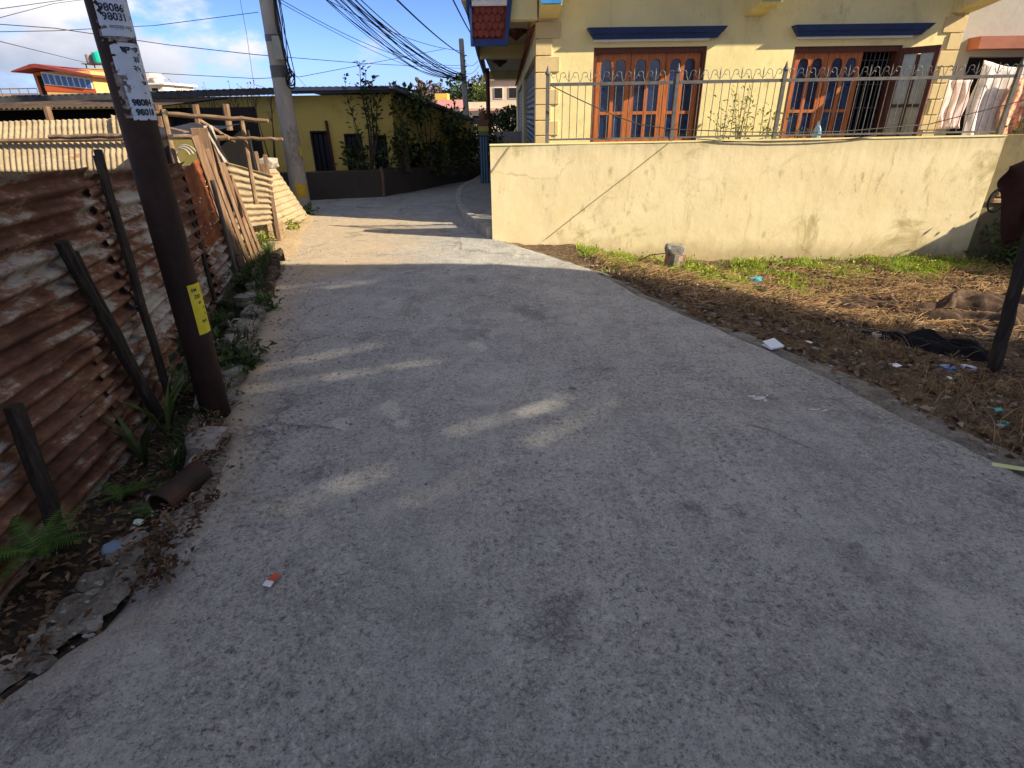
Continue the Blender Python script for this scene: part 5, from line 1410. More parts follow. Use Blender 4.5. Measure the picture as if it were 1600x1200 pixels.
# green shrubs at the end of the lane, behind the far pole
for i, (x,y,z,r,lb) in enumerate(((-.55,23,.9,.75,'dark green bush behind the far pole'), (-1.9,24,.7,.8,'green bush left of the far pole over the wall end'), (.15,30,1.3,.55,'small dark conifer like shrub under the gallery'))):
    T = thing('bush', lb, 'shrub', (x,y,0)); C,N=[],[]
    for _ in range(900):
        o = rand_dir(0)*r*random.uniform(.5,1.05)*(1+.25*nz(_*.3,i,2)); C.append(Vector((x,y,z))+Vector((o.x,o.y,o.z*.95))); N.append(o.normalized()+rand_dir(.1)*.7)
    l=MB(); l.leaves(C,N,.17,.55); l.build('foliage', M_LEAFDARK if i!=1 else M_LEAF, T, kind='stuff'); b=MB(); b.tube([(x,y,-.1),(x+.05,y,z)],.06,6); b.build('trunk', M_BARK, T)
def far_tree(name, label, x, y, z0, h, r, n, size, mat, trunk=.12):
    T = thing(name, label, 'tree', (x,y,z0)); C,N=[],[]
    cl=[Vector((random.gauss(0,r*.5),random.gauss(0,r*.4),h*.55+random.gauss(0,h*.18))) for _ in range(14)]
    for _ in range(n):
        c=random.choice(cl); o=rand_dir(0)*r*random.uniform(.2,.42); C.append(Vector((x,y,z0))+c+o); N.append(o.normalized()+rand_dir(.2))
    b=MB(); b.tube([(x,y,z0),(x+.1,y,z0+h*.3),(x,y,z0+h*.55)],[trunk,trunk*.8,trunk*.5],7)
    for c in cl[:8]: b.tube([(x,y,z0+h*.3),Vector((x,y,z0))+c],[trunk*.4,trunk*.1],5)
    b.build('trunk', M_BARK, T); l=MB(); l.leaves(C,N,size,.6); l.build('crown', mat, T, kind='stuff'); return T
M_BROWNLEAF = m_leaf('brown_leaf', [(.05,.032,.026),(.09,.06,.045),(.12,.075,.055)], .8, .1)
far_tree('tree','brownish round tree above the right end of the old roof',-5.9,36,-.5,4.1,1.5,1800,.22,M_BROWNLEAF)
far_tree('tree','grey green tree behind the pink house',-3.9,70,-.5,6.0,2.6,1500,.42,M_LEAFDARK)
far_tree('tree','yellow green tree rising between the pink house and the far pole',-2.1,62,-.5,5.2,1.4,1000,.34,M_LEAFYEL)
for k,(x,y,h) in enumerate(((-13,95,6),(-9,100,6.5),(-5,98,6.2),(0,96,5.6),(4,100,6))):
    far_tree('tree',('tree','broad tree','paler tree','darker tree','low tree')[k]+' on the far ridge, number of five from nearest the old roof'.replace(', number of five from nearest the old roof','') + (' over the old roof',' behind the brown tree',' above the pink house',' right of the far pole',' above the cream house')[k], x,y,-.3,h,3.4,700,.8,M_LEAFDARK if k%2 else M_BROWNLEAF)

# ferns and weeds along the ditch
def fern(label, base, n, L, mat=M_FERN, arch=.5, group=None):
    T = thing('fern', label, 'fern', base, group)
    for k in range(n):
        a = 2*PI*k/n + random.uniform(-.35,.35); l = L*random.uniform(.7,1.15); up = random.uniform(.35,.9)
        d = Vector((math.cos(a), math.sin(a), 0)); pts = []
        for i in range(13):
            t = i/12; pts.append(Vector(base) + d*l*t*(.55+.45*t) + Vector((0,0,l*up*(t*1.25 - arch*1.6*t*t))))
        b = MB(); b.tube(pts, [.003*(1-.7*i/12) for i in range(13)], 4)
        sd = d.cross(Vector((0,0,1)))
        for i in range(1, 13):
            w = l*.20*math.sin(PI*min(1,(i/12)**.75*.93+.07))**.8
            for s in (-1,1):
                for h_ in (0,.5):
                    p = pts[i-1].lerp(pts[i], h_); tg = (pts[i]-pts[i-1]).normalized()
                    tip = p + sd*s*w + tg*w*.35 - Vector((0,0,w*.18)); wid = tg*l/12*.20
                    b.add((p-wid, p+wid*1.2, tip), ((0,1,2),), random.random())
        b.build('frond', mat, T)
    return T
def dz(x, y): return ditch_z(x, y)
fern('bright fern at the foot of the rusty fence nearest the viewer', (-2.08,1.86,-.10), 13, .27)
fern('small fern at the fence foot between the short post and the pipe', (-2.12,2.45,dz(-2.12,2.45)+.03), 9, .2, M_FERN)
fern('small yellow green fern beside the rusty pipe', (-1.83,2.30,dz(-1.83,2.3)), 9, .17)
fern('dark fern in the ditch left of the steel pole', (-2.12,3.2,dz(-2.12,3.2)), 9, .26, M_LEAFDARK)
fern('arching dark fern behind the rubble edging past the steel pole', (-2.5,4.55,dz(-2.5,4.55)), 13, .36, M_LEAFDARK, .45)
fern('long arching fern under the deep rust sheet', (-2.85,5.45,dz(-2.85,5.45)), 15, .42, M_LEAFDARK, .5)
fern('broad fern rising beside the steel pole against the fence', (-2.30,3.85,dz(-2.3,3.85)+.03), 13, .40, M_FERN, .42)
fern('fern halfway along the ditch under the thin leaning post', (-2.62,5.0,dz(-2.62,5.0)+.03), 13, .40, M_LEAFDARK, .45)
fern('small fern under the pale lower sheet of the rust fence', (-2.75,5.85,dz(-2.75,5.85)+.03), 12, .30, M_FERN, .5)
fern('fern by the end board of the rust fence', (-3.0,6.1,dz(-3.0,6.1)), 13, .36, M_LEAFDARK, .5)
plant('weed', 'leafy weed spilling from the rubble at the steel pole', 'weed', (-1.92,3.58,-.08), 13, .075, M_LEAFDARK, 20, .24, .32, .5, clump=.05, stemr=.006)
plant('weed', 'dark broad leaved weed behind the foot of the steel pole', 'weed', (-2.12,3.5,-.14), 8, .09, M_LEAFDARK, 16, .2, .42, .5, clump=.06, stemr=.006)
plant('weed', 'big dark leafy weed in the ditch under the thin leaning post', 'weed', (-2.42,4.3,-.12), 10, .08, M_LEAFDARK, 15, .2, .32, .5, clump=.07, stemr=.006)
plant('weed', 'mid green weed between rubble stones past the steel pole', 'weed', (-2.25,4.9,-.05), 9, .06, M_LEAF, 13, .16, .2, .5, clump=.05, stemr=.005)
plant('weed', 'leafy weed in the ditch under the pale lower sheet', 'weed', (-2.75,5.7,-.06), 9, .075, M_LEAFDARK, 14, .2, .3, .5, clump=.06, stemr=.006)
plant('weed', 'small dry weed on the kerb just before the steel pole', 'weed', (-1.70,2.66,-.06), 8, .05, M_DRYLEAF, 14, .14, .14, .4, clump=.04, stemr=.004)
plant('weed', 'bright sunlit weeds at the end of the ditch', 'weed', (-3.28,7.15,-.06), 14, .06, M_LEAF, 26, .26, .30, .55, clump=.07, stemr=.005)
plant('weed', 'yellow green weed clump below the tan fence', 'weed', (-3.38,7.75,-.02), 12, .05, M_LEAFYEL, 20, .26, .24, .5, clump=.06, stemr=.005)
plant('weed', 'small weeds at the foot of the concrete pole', 'weed', (-3.62,10.3,.0), 9, .06, M_LEAF, 14, .22, .18, .5, clump=.06, stemr=.005)
plant('weed', 'straggly yellow green weeds at the base of the triangular tan panel', 'weed', (-3.35,8.7,.02), 10, .05, M_LEAFYEL, 14, .24, .16, .5, clump=.06, stemr=.004)
for lb, x, y in (('tall green blades in front of the pale sheet by the steel pole',-2.20,3.05), ('tuft of stiff dark blades in the ditch by the propped posts',-2.18,2.75)):
    T = thing('grass_tuft', lb, 'grass tuft', (x,y,dz(x,y)))
    for k in range(9):
        a = random.uniform(0,6.28); L = random.uniform(.25,.5); d = Vector((math.cos(a)*.35, math.sin(a)*.35, 1)); b = MB(); s = Vector((math.sin(a),-math.cos(a),0))*.012
        p = Vector((x,y,dz(x,y))); m = p+d*L*.55; t = p+d*L+Vector((math.cos(a),math.sin(a),-.25))*L*.25
        b.add((p-s,p+s,m+s*1.3,t,m-s*1.3),((0,1,2,4),(4,2,3)), random.random()); b.build('blade', M_LEAF if 'green' in lb else M_LEAFDARK, T)

# ditch litter of leaves and twigs
def scatter(n, fn): return [fn() for _ in range(n)]
b = MB(); C, N = [], []
for _ in range(1250):
    y = random.uniform(.9, 6.6); u = random.random(); x = fence_x(y)+.03 + (road_l(y)-.02-fence_x(y))*u
    C.append((x,y,ditch_z(x,y)+random.uniform(.0,.03))); N.append((random.gauss(0,1),random.gauss(0,1),random.gauss(.1,.25)))
b.leaves(C, N, .045, .4); o = b.build('leaf_litter', M_DRYLEAF, None, loc=(-2,3,-.2), kind='stuff'); o['label'] = 'brown leaf litter lying in the ditch'; o['category'] = 'leaf litter'
b = MB(); P = []
for _ in range(3600):
    y = random.uniform(2.6, 6.9); x = road_l(y) - random.uniform(.0,.32); P.append((x,y,ditch_z(x,y)+.02))
b.blades(P, .13, .008, .8); o = b.build('ditch_grass', M_LEAFDARK, None, loc=(-2.4,5,-.1), kind='stuff'); o['label'] = 'short dark grass and moss along the ditch edge'; o['category'] = 'grass'
b = MB(); C, N = [], []
for _ in range(200):
    y = random.choice((random.gauss(3.5,.5), random.gauss(4.6,.7), random.gauss(1.9,.15), random.gauss(2.4,.2), random.gauss(5.8,.4))); y = max(1.2,min(6.6,y)); x = road_l(y)+abs(random.gauss(0,.09))-.06
    C.append((x,y,.012)); N.append((random.gauss(0,1),random.gauss(0,1),random.gauss(.05,.15)))
b.leaves(C, N, .045, .35); o = b.build('leaf_litter', M_DRYLEAF, None, loc=(-2,3,0), kind='stuff'); o['label'] = 'dry brown leaves gathered along the left road edge'; o['category'] = 'leaf litter'

b = MB(); C, N = [], []
for (cx, cy, sx, sy, n) in ((-1.46,1.78,.05,.09,130), (-1.38,1.62,.03,.05,90), (-1.40,2.05,.03,.07,40), (-1.57,2.45,.04,.09,60), (-1.60,1.30,.04,.07,40), (-1.70,2.75,.04,.08,50)):
    for _ in range(n): C.append((random.gauss(cx,sx), random.gauss(cy,sy), .012+random.uniform(0,.02))); N.append((random.gauss(0,1),random.gauss(0,1),random.gauss(.2,.3)))
b.leaves(C, N, .034, .5, .2); o = b.build('leaf_litter', m_leaf('rotting_leaf', [(.03,.02,.014),(.08,.045,.025),(.14,.075,.04),(.05,.035,.025)], .9, .05), None, loc=(-1.5,2,0), kind='stuff'); o['label'] = 'clumps of dark rotting leaves on the broken near edge of the road'; o['category'] = 'leaf litter'

# ------------------------------------------------------------------ lot vegetation and debris
def lz(x, y): return lot_z(x, y)
b = MB(); P = []
def gdens(x, y):
    d = sm((x-.85)/.25)*sm((7.9-y)/.08)
    g1 = math.exp(-((x-2.6)/.70)**2-((y-6.85)/.50)**2)*2.2 + math.exp(-((x-1.45)/.75)**2-((y-7.0)/.48)**2)*2.0 + math.exp(-((x-5.1)/.9)**2-((y-7.30)/.30)**2)*1.4 + .30*sm((y-7.2)/.5)
    return g1*max(0, .35+1.5*fbm(x,y,2.6,4))*d
tries = 0
while len(P) < 19000 and tries < 260000:
    tries += 1
    x, y = random.uniform(.85,6.6), random.uniform(5.7,7.84)
    if x < road_r(min(y,7.86))+.12: continue
    if random.random() < gdens(x,y): P.append((x,y,lz(x,y)-.005))
b.blades(P, .075, .008, .7); o = b.build('lot_grass', M_GRASS, None, loc=(3,7,-.3), kind='stuff'); o['label'] = 'bright green grass below the cream wall'; o['category'] = 'grass'
M_STRAWLIT = m_leaf('sunlit_straw', [(.24,.14,.065), (.38,.235,.11), (.54,.36,.19), (.28,.16,.08)], .8, .1)  # brighter straw copy for the sunlit zone, sunlight put into its colour
b = MB()
for _ in range(4200):
    x, y = random.uniform(1.0,7), random.uniform(4.9,7.3)
    if x - road_r(min(y,7.86)) < .25 or gdens(x,y) > random.uniform(.15,.9): continue
    z = lz(x,y)+random.uniform(.01,.045); a = random.gauss(.2,.8); L = random.uniform(.06,.26); p = Vector((x,y,z)); q = p+Vector((math.cos(a)*L,math.sin(a)*L,random.uniform(-.015,.04))); m = p.lerp(q,.5)+Vector((0,0,random.uniform(-.004,.025)))
    b.tube([p,m,q], random.uniform(.0016,.0042), 3, cap=False)
o = b.build('straw', M_STRAWLIT, None, loc=(3.5,6,-.3), kind='stuff'); o['label'] = 'dry straw coloured as if sunlit strewn between the grass and the sacking'; o['category'] = 'straw'
# small round leaved weeds among the grass
b = MB(); C, N = [], []
while len(C) < 2600:
    x, y = random.uniform(1.2,6.4), random.uniform(6.2,7.82)
    if random.random() < gdens(x,y)*.8*sm(nz(x,y,4,2.6)*2+.4): C.append((x,y,lz(x,y)+random.uniform(.0,.09))); N.append(rand_dir(.8))
b.leaves(C, N, .04, .7); o = b.build('ground_weeds', M_LEAFYEL, None, loc=(3,7,-.3), kind='stuff'); o['label'] = 'low yellow green weeds below the cream wall'; o['category'] = 'weeds'
# straw and dry stalks everywhere on the lot
b = MB()
for _ in range(5200):
    x, y = random.uniform(.8,7), random.uniform(1.4,7.7)
    dd = x - road_r(min(y,7.86))
    if dd < .14 or random.random() > .12+.88*sm((y-4.4)/1.2): continue
    if nz(x, y, 2, 1.8) < random.uniform(-.35, .25): continue
    z = lz(x,y)+random.uniform(.003,.035); a = random.uniform(0,PI); L = random.uniform(.04,.22); r = random.uniform(.0012,.0035)
    p = Vector((x,y,z)); q = p+Vector((math.cos(a)*L,math.sin(a)*L,random.uniform(-.01,.04))); m = p.lerp(q,.5)+Vector((0,0,random.uniform(-.004,.02)))
    b.tube([p,m,q], r, 3, cap=False)
o = b.build('straw', M_DRYGRASS, None, loc=(3,6,-.3), kind='stuff'); o['label'] = 'loose dry straw and stalks lying over the lot'; o['category'] = 'straw'
b = MB(); C, N = [], []
for _ in range(6500):
    x, y = random.uniform(.9,7.5), random.uniform(1.0,7.6)
    if x - road_r(min(y,7.86)) < .10: continue
    C.append((x,y,lz(x,y)+random.uniform(.002,.02))); N.append((random.gauss(0,1),random.gauss(0,1),random.gauss(.15,.3)))
b.leaves(C, N, .062, .5, .22); o = b.build('leaf_litter', M_DRYLEAF, None, loc=(3.5,4.5,-.3), kind='stuff'); o['label'] = 'dry leaf litter spread over the shaded lot'; o['category'] = 'leaf litter'
b = MB(); P = []
for (cx,cy,s,n) in ((2.55,4.35,.13,150),(3.0,4.0,.15,150),(2.75,3.1,.13,150),(3.3,3.35,.14,120),(2.2,5.0,.18,300),(3.6,5.15,.2,260),(2.9,2.6,.15,200),(1.6,5.9,.2,260),(4.6,6.1,.3,380)):
    for _ in range(n): x,y = random.gauss(cx,s),random.gauss(cy,s); P.append((x,y,lz(x,y)))
b.blades([p for p in P if p[0]-road_r(min(p[1],7.86))>.1], .11, .005, 1.0); o = b.build('dry_grass', M_DRYGRASS, None, loc=(3,4.5,-.3), kind='stuff'); o['label'] = 'tufts of dead yellow grass across the lot'; o['category'] = 'grass'
b = MB()
for _ in range(260):
    x, y = random.uniform(1.2,6.5), random.uniform(1.6,6.9)
    if x - road_r(min(y,7.86)) < .2: continue
    z = lz(x,y)+.012; a = random.uniform(0,PI); L = random.uniform(.12,.45); p = Vector((x,y,z)); q = p+Vector((math.cos(a)*L,math.sin(a)*L,random.uniform(-.01,.05))); m = p.lerp(q,.5)+Vector((random.uniform(-.03,.03),random.uniform(-.03,.03),random.uniform(0,.02)))
    r = random.uniform(.002,.006); b.tube([p,m,q],[r,r*.8,r*.4],5)
o = b.build('twigs', M_TWIG, None, loc=(3,5,-.3), kind='stuff'); o['label'] = 'dark twigs and stalks lying about the lot'; o['category'] = 'twigs'
b = MB()
for _ in range(420):
    x, y = random.uniform(1.0,7), random.uniform(1.3,6.8)
    if x - road_r(min(y,7.86)) < .16: continue
    s_ = random.uniform(.012,.045); b.rock((x,y,lz(x,y)+s_*.2), s_*1.3,s_,s_*.6, _+.5, 1, .5)
o = b.build('soil_clods', M_LOT, None, loc=(3,4,-.3), kind='stuff'); o['label'] = 'crumbly dark clods of soil over the lot'; o['category'] = 'soil clods'
# gravel and crumbs
M_PEBBLE = m_noise('pebble', [(.3,(.12,.11,.10)),(.7,(.34,.32,.29))], 3, .9)
b = MB()
for _ in range(900):
    x, y = random.uniform(.9,6.5), random.uniform(1.2,7.5)
    if x - road_r(min(y,7.86)) < -.08: continue
    s = random.uniform(.006,.022); b.rock((x,y,(lz(x,y) if x-road_r(min(y,7.86))>.15 else -.005)+s*.3), s*1.3,s,s*.7, _, 1, .4)
for _ in range(1100):
    y = random.uniform(.7,7.5); x = road_l(y)+random.expovariate(3.2)-.1
    s = random.uniform(.003,.011); b.rock((x,y,road_z(x,y)+s*.3), s*1.3,s,s*.7, _, 1, .4)
for _ in range(320):
    y = random.uniform(.5,7.5); x = random.uniform(road_l(y),road_r(y)); s = random.uniform(.0025,.007); b.rock((x,y,road_z(x,y)+s*.3), s*1.3,s,s*.7, _, 1, .4)
o = b.build('gravel', M_PEBBLE, None, loc=(1,4,0), kind='stuff'); o['label'] = 'loose grit and pebbles on the road and its edges'; o['category'] = 'gravel'

# shrub behind the railing
T = plant('potted_shrub', 'thin yellow green shrub growing behind the railing between the two windows', 'shrub', (3.18,8.35,.9), 9, .065, M_LEAFYEL, 15, .36, 1.15, .4, stemr=.006, clump=.06)
plant('potted_shrub', 'low leafy shrub behind the railing close to the second window', 'shrub', (3.52,8.3,.95), 8, .06, M_LEAFYEL, 14, .26, .75, .45, stemr=.005, clump=.06)
plant('potted_shrub', 'small sparse shrub behind the railing just right of the first window', 'shrub', (2.92,8.3,.95), 7, .055, M_LEAF, 12, .2, .85, .45, stemr=.005, clump=.05)
plant('potted_plant', 'small green plant at the foot of the second window', 'plant', (3.98,8.3,1.0), 6, .05, M_LEAF, 14, .14, .42, .5, stemr=.005, clump=.04)
b = MB(); b.lathe((4.2,8.25,1.0), [(.05,0),(.055,.3),(.04,.36),(.02,.40),(.02,.45)], 10)
solo('plastic_bottle', b, m_flat('pale_blue_plastic', (.30,.50,.66), .3), 'pale blue plastic bottle standing behind the railing at the second window', 'bottle', (4.2,8.25,1.0))
T = plant('potted_plant', 'dark leafy plant at the laundry end of the railing', 'plant', (7.3,8.6,1.0), 7, .08, M_LEAF, 16, .25, .45, .5, stemr=.006, clump=.06)
b = MB(); b.lathe((-.56,13.6,1.472),[(.07,0),(.10,.12),(.09,.13)],10); solo('flower_pot', b, m_flat('clay_pot', (.22,.10,.06), .8), 'small clay pot standing on the gate pillar', 'flower pot', (-.56,13.6,1.472))
plant('pot_plant', 'round dark plant in the pot on the gate pillar', 'plant', (-.56,13.6,1.58), 8, .05, M_LEAFDARK, 14, .09, .14, .6, stemr=.004, clump=.04)
plant('bush', 'dark thorny bush beside the gate pillar under the gallery', 'shrub', (-.38,15.5,.12), 10, .10, M_LEAFDARK, 40, .25, 1.5, .5, stemr=.01, clump=.10)

# dark bush in the corner at the right
T = thing('bush', 'dark tangled bush in the shaded corner under the maroon sheet', 'shrub', (7.1,7.2,-.35)); C,N = [],[]
for _ in range(2600):
    o = Vector((random.gauss(0,.55),random.gauss(0,.30),abs(random.gauss(0,.38)))); 
    if o.x < -.55 - .5*(.5-o.z): continue
    C.append(Vector((7.15,7.35,-.35))+o); N.append(o.normalized()+rand_dir(.1))
l = MB(); l.leaves(C,N,.085,.5); l.build('foliage', M_LEAFDARK, T, kind='stuff')
b = MB()
for _ in range(14): b.tube([(7.1+random.gauss(0,.2),7.3,-.36),(7.1+random.gauss(0,.5),7.3+random.gauss(0,.25),random.uniform(.1,.5))],[.012,.004],5)
b.build('stem', M_TWIG, T)

# maroon sheet on a leaning pole, and the wooden post in the lot
M_TARP = m_noise('maroon_tarp', [(.3,(.045,.016,.012)),(.7,(.085,.03,.022))], 5, .6, bump=.4, bdist=.01)
TP = thing('tarpaulin', 'dark maroon sheet tied to the wooden post and hanging above the lot', 'tarpaulin', (3.9,3.85,.9))
b = MB(); b.grid(lambda u, v: (3.27+1.15*u+.05*(1-v)*(1-u), 3.88+.28*u+.03*math.sin(u*9+v*5)+.05*(1-v), 1.245+.30*u-(.16+.42*sm(u*4))*(1-v)-.04*math.sin(u*PI*2)*(1-v)), 30, 14)
solid(b.build('sheet', M_TARP, TP, smooth=True), .004)
b = MB(); b.tube([(3.30+.055*math.cos(a)-.03, 3.86, 1.03+.075*math.sin(a)) for a in [1.2+i*.30 for i in range(16)]], .006, 6); b.build('cord_loop', M_BLACK, TP)
WP = thing('wooden_post', 'rough dark wooden post leaning in the lot near the road', 'post', (3.76,3.9,-.3))
b = MB(); n = 14; b.tube([Vector((3.76,3.9,-.3)).lerp(Vector((3.50,3.9,1.75)), i/n)+Vector((.008*nz(i*.7,1,1),.008*nz(i*.8,4,1),0)) for i in range(n+1)], [.046-.006*i/n for i in range(n+1)], 9, wob=.08); b.build('shaft', M_POSTWOOD, WP)

# masonry stub
t = NT('stub_masonry'); n1 = t.noise(7,8,.7); c = t.ramp(n1, [(.35,(.16,.14,.12)),(.5,(.28,.25,.21)),(.56,(.42,.14,.07)),(.7,(.52,.22,.12))]); M_STUB = t.done(c,.92,0,.2,t.bump(t.noise(30,6,.7),.8,.012))
ST_ = thing('masonry_stub', 'short broken brick and plaster stub standing in the grass', 'pillar stub', (2.05,6.9,-.28))
b = MB(); b.lathe((2.05,6.9,-.30), [(.125,0),(.122,.08),(.116,.17),(.112,.29),(.108,.31)], 14); o = b.build('lower_drum', M_STUB, ST_)
b = MB(); b.rock((2.045,6.9,.055), .135,.13,.085, 21, 3, .25); b.build('plaster_cap', M_STONE, ST_)
for k in range(4):
    a = -1.2+k*.35; b = MB(); b.box(2.05+.112*math.cos(a)-.03, 2.05+.112*math.cos(a)+.03, 6.9+.112*math.sin(a)-.02, 6.9+.112*math.sin(a)+.01, -.20+.07*(k%3), -.145+.07*(k%3)); b.build('brick', M_BRICK, ST_)
b = MB(); b.tube([(1.95,6.92,.0),(1.75,6.95,-.03),(1.62,7.0,-.12),(1.55,7.05,-.25)], .006, 5); solo('bent_wire', b, M_TWIG, 'bent rusty wire arching from the masonry stub to the grass', 'wire', (1.6,7,-.3))

# brown sacking heap and black cloth
M_SACK = m_noise('brown_sacking', [(.3,(.035,.022,.016)),(.5,(.085,.053,.037)),(.7,(.19,.12,.08))], 9, .95, bump=.6, bdist=.01)
def cloth_heap(name, label, c, sx, sy, h, mat, seed, rot=0., folds=3.0, loc=None):
    b = MB()
    def fn(u, v):
        x, y = (u-.5)*2, (v-.5)*2; r = math.hypot(x, y)
        e = sm((1.12-r)/.45)
        k = (1-abs(nz(x*folds*.5+seed+.3*nz(y*3,x,2), y*folds*1.1, seed)))**3; k2 = (1-abs(nz(x*folds*1.3+seed, y*folds*2.6, seed+3)))**4
        z = e*h*(.10+.55*k+.40*k2+.3*nz(x*1.5,y*1.5,seed+6))
        edge = 1+.22*nz(math.atan2(y,x)*1.6, seed, 2)
        X, Y = x*sx*edge, y*sy*edge
        xx = c[0]+X*math.cos(rot)-Y*math.sin(rot); yy = c[1]+X*math.sin(rot)+Y*math.cos(rot)
        return (xx, yy, lz(xx,yy)-.015+z+.03*e*nz(x*9,y*9,seed))
    b.grid(fn, 110, 70)
    return solo(name, b, mat, label, 'cloth', (c[0],c[1],lz(*c)), smooth=True)
def fold_heap(name, label, folds, mat, cat='cloth'):
    """rumpled cloth as overlapping rolls: each fold runs along a curved line with a sagging arched section"""
    b = MB(); c = folds[0][0]
    for k, (p, q, bend, w, h, z0) in enumerate(folds):
        def fn(u, v, p=p, q=q, bend=bend, w=w, h=h, z0=z0, k=k):
            d = Vector((q[0]-p[0], q[1]-p[1])); L = d.length; d.normalize(); sd = Vector((-d.y, d.x))
            t = (v-.5)*2; e = sm(min(u, 1-u)/.16)*.75+.25
            ww = w*(.75+.45*nz(u*2.3, k*3.1, 1)+.15*nz(u*7,k,2))*e
            x = p[0] + d.x*L*u + sd.x*(bend*math.sin(PI*u) + ww*t) + .03*nz(u*4, v*3, k); y = p[1] + d.y*L*u + sd.y*(bend*math.sin(PI*u) + ww*t) + .03*nz(u*4, v*3, k+9)
            zz = 1.35*h*e*(1-abs(t)**1.7)*(.8+.5*nz(u*3, k*2.7, 4)) + .018*nz(u*11+v*3, v*5, k) + .012*math.sin(v*17+u*9+k)*e
            return (x, y, lz(x, y) + z0*e + zz - .02)
        b.grid(fn, 46, 18)
    o = solo(name, b, mat, label, cat, (c[0], c[1], lz(*c)), smooth=True)
    return solid(o, .006)
fold_heap('sacking_heap', 'brown crumpled sacking heaped on the sunlit straw', [((4.15,5.62),(5.55,5.10),.10,.13,.13,0), ((4.10,5.35),(4.95,5.00),.06,.11,.12,0), ((4.55,5.75),(5.75,5.55),-.08,.13,.15,.02), ((4.45,5.48),(5.25,5.40),.12,.09,.10,.09),
    ((4.75,5.22),(5.85,4.95),.10,.12,.14,.02), ((4.95,5.65),(5.45,5.05),.14,.08,.09,.12), ((5.3,5.5),(6.2,5.3),.05,.12,.16,.03), ((4.30,5.15),(4.75,4.85),-.05,.07,.08,0)], M_SACK)
fold_heap('sacking', 'flatter strip of brown sacking left of the heap', [((3.45,5.92),(4.25,5.66),.03,.09,.08,0), ((3.60,5.75),(4.15,5.58),.04,.06,.06,.01), ((3.75,5.98),(4.30,5.84),-.02,.06,.06,.0)], M_SACK)
fold_heap('sacking', 'dusty brown sacking behind the wooden post', [((4.75,4.72),(5.6,4.55),.06,.10,.10,0), ((5.0,4.9),(5.8,4.7),.05,.09,.10,.03)], M_SACK)
M_BLKCLOTH = m_noise('black_cloth', [(.3,(.006,.006,.007)),(.7,(.014,.013,.014))], 6, .9, bump=.5)
fold_heap('black_cloth', 'black rag lying in the shade before the wooden post', [((3.15,4.66),(4.08,4.28),.04,.10,.10,0), ((3.36,4.46),(3.98,4.20),.03,.09,.085,.01), ((3.5,4.66),(4.15,4.42),-.02,.09,.09,0)], M_BLKCLOTH)
# litter, each its own thing
M_WPAPER = m_flat('white_paper', (.72,.74,.80), .8, var=.05)
b = MB(); R2 = lambda x,y,z: (1.96+x*.93-y*.36, 3.84+x*.36+y*.93, z)
b.add([R2(-.07,-.05,.006),R2(.055,-.05,.006),R2(.055,.045,.02),R2(-.07,.045,.012)],((0,1,2,3),)); b.add([R2(-.065,-.045,.012),R2(.06,-.05,.014),R2(.05,.05,.045),R2(-.06,.05,.035)],((0,1,2,3),))
solid(solo('paper', b, M_WPAPER, 'folded white sheet of paper on the right road edge', 'paper', (1.96,3.84,0)), .0015)
def crumple(name, label, c, s, mat, cat='litter', flat=.4, seed=1, sub=2):
    b = MB(); b.rock((c[0],c[1],c[2]+s*flat*.5), s, s*.75, s*flat, seed, sub, .75); return solo(name, b, mat, label, cat, c)
M_CYAN = m_flat('cyan_plastic', (.01,.30,.46), .3); M_BLUEP = m_flat('blue_plastic', (.01,.13,.42), .3); M_TEAL = m_flat('teal_plastic', (.05,.36,.33), .35); M_WPL = m_flat('white_plastic', (.60,.60,.62), .4); M_DULLB = m_flat('dull_blue_wrapper', (.20,.28,.42), .3); M_GREENP = m_flat('green_plastic_scrap', (.02,.30,.16), .4)
crumple('plastic_bag','turquoise plastic bag crumpled in the green grass',(2.92,6.45,lz(2.92,6.45)+.04),.085,M_CYAN,flat=.6,seed=3)
crumple('plastic_bag','blue plastic scrap in the shade near the wooden post',(3.36,3.86,lz(3.36,3.86)),.075,M_BLUEP,flat=.4,seed=5)
crumple('plastic_scrap','pale blue plastic scrap beside the wooden post foot',(3.62,3.98,lz(3.62,3.98)),.06,m_flat('pale_plastic',(.42,.48,.62),.3),seed=6)
crumple('plastic_scrap','teal scrap on the lot near the right road edge',(3.0,2.98,lz(3,2.98)),.032,M_TEAL,seed=7)
crumple('plastic_scrap','second teal scrap close to the first among the dry grass',(2.88,2.80,lz(2.88,2.8)),.036,M_TEAL,seed=8)
crumple('paper_scrap','white crumpled scrap nearest the road edge of the lot',(2.88,2.62,lz(2.88,2.62)),.034,M_WPL,seed=9)
crumple('pale_stone','pale rounded lump at the end of the black rag',(3.28,4.62,lz(3.28,4.62)),.075,m_flat('pale_lump',(.42,.36,.28),.9),'stone',.7,10)
crumple('wrapper','blue silver wrapper lying in the ditch below the fence',(-1.83,1.98,dz(-1.83,1.98)+.02),.085,M_DULLB,flat=.25,seed=11)
crumple('wrapper','small red and blue wrapper below the propped posts',(-1.95,2.42,dz(-1.95,2.42)+.02),.035,m_flat('mauve_wrapper',(.34,.22,.30),.4),seed=12)
crumple('plastic_scrap','green scrap at the near end of the ditch',(-1.72,1.20,dz(-1.72,1.2)+.02),.03,M_GREENP,seed=13)
crumple('paper_scrap','pale bluish scrap beside the rusty pipe',(-1.66,1.94,-.01),.026,m_flat('pale_green_scrap',(.45,.52,.48),.7),seed=14)
b = MB(); b.quad((-.955,1.55,.008),(-.92,1.54,.008),(-.915,1.565,.012),(-.95,1.575,.010)); o = solid(solo('wrapper', b, M_WPL, 'tiny white and red wrapper on the near road', 'litter', (-.93,1.56,0)), .001)
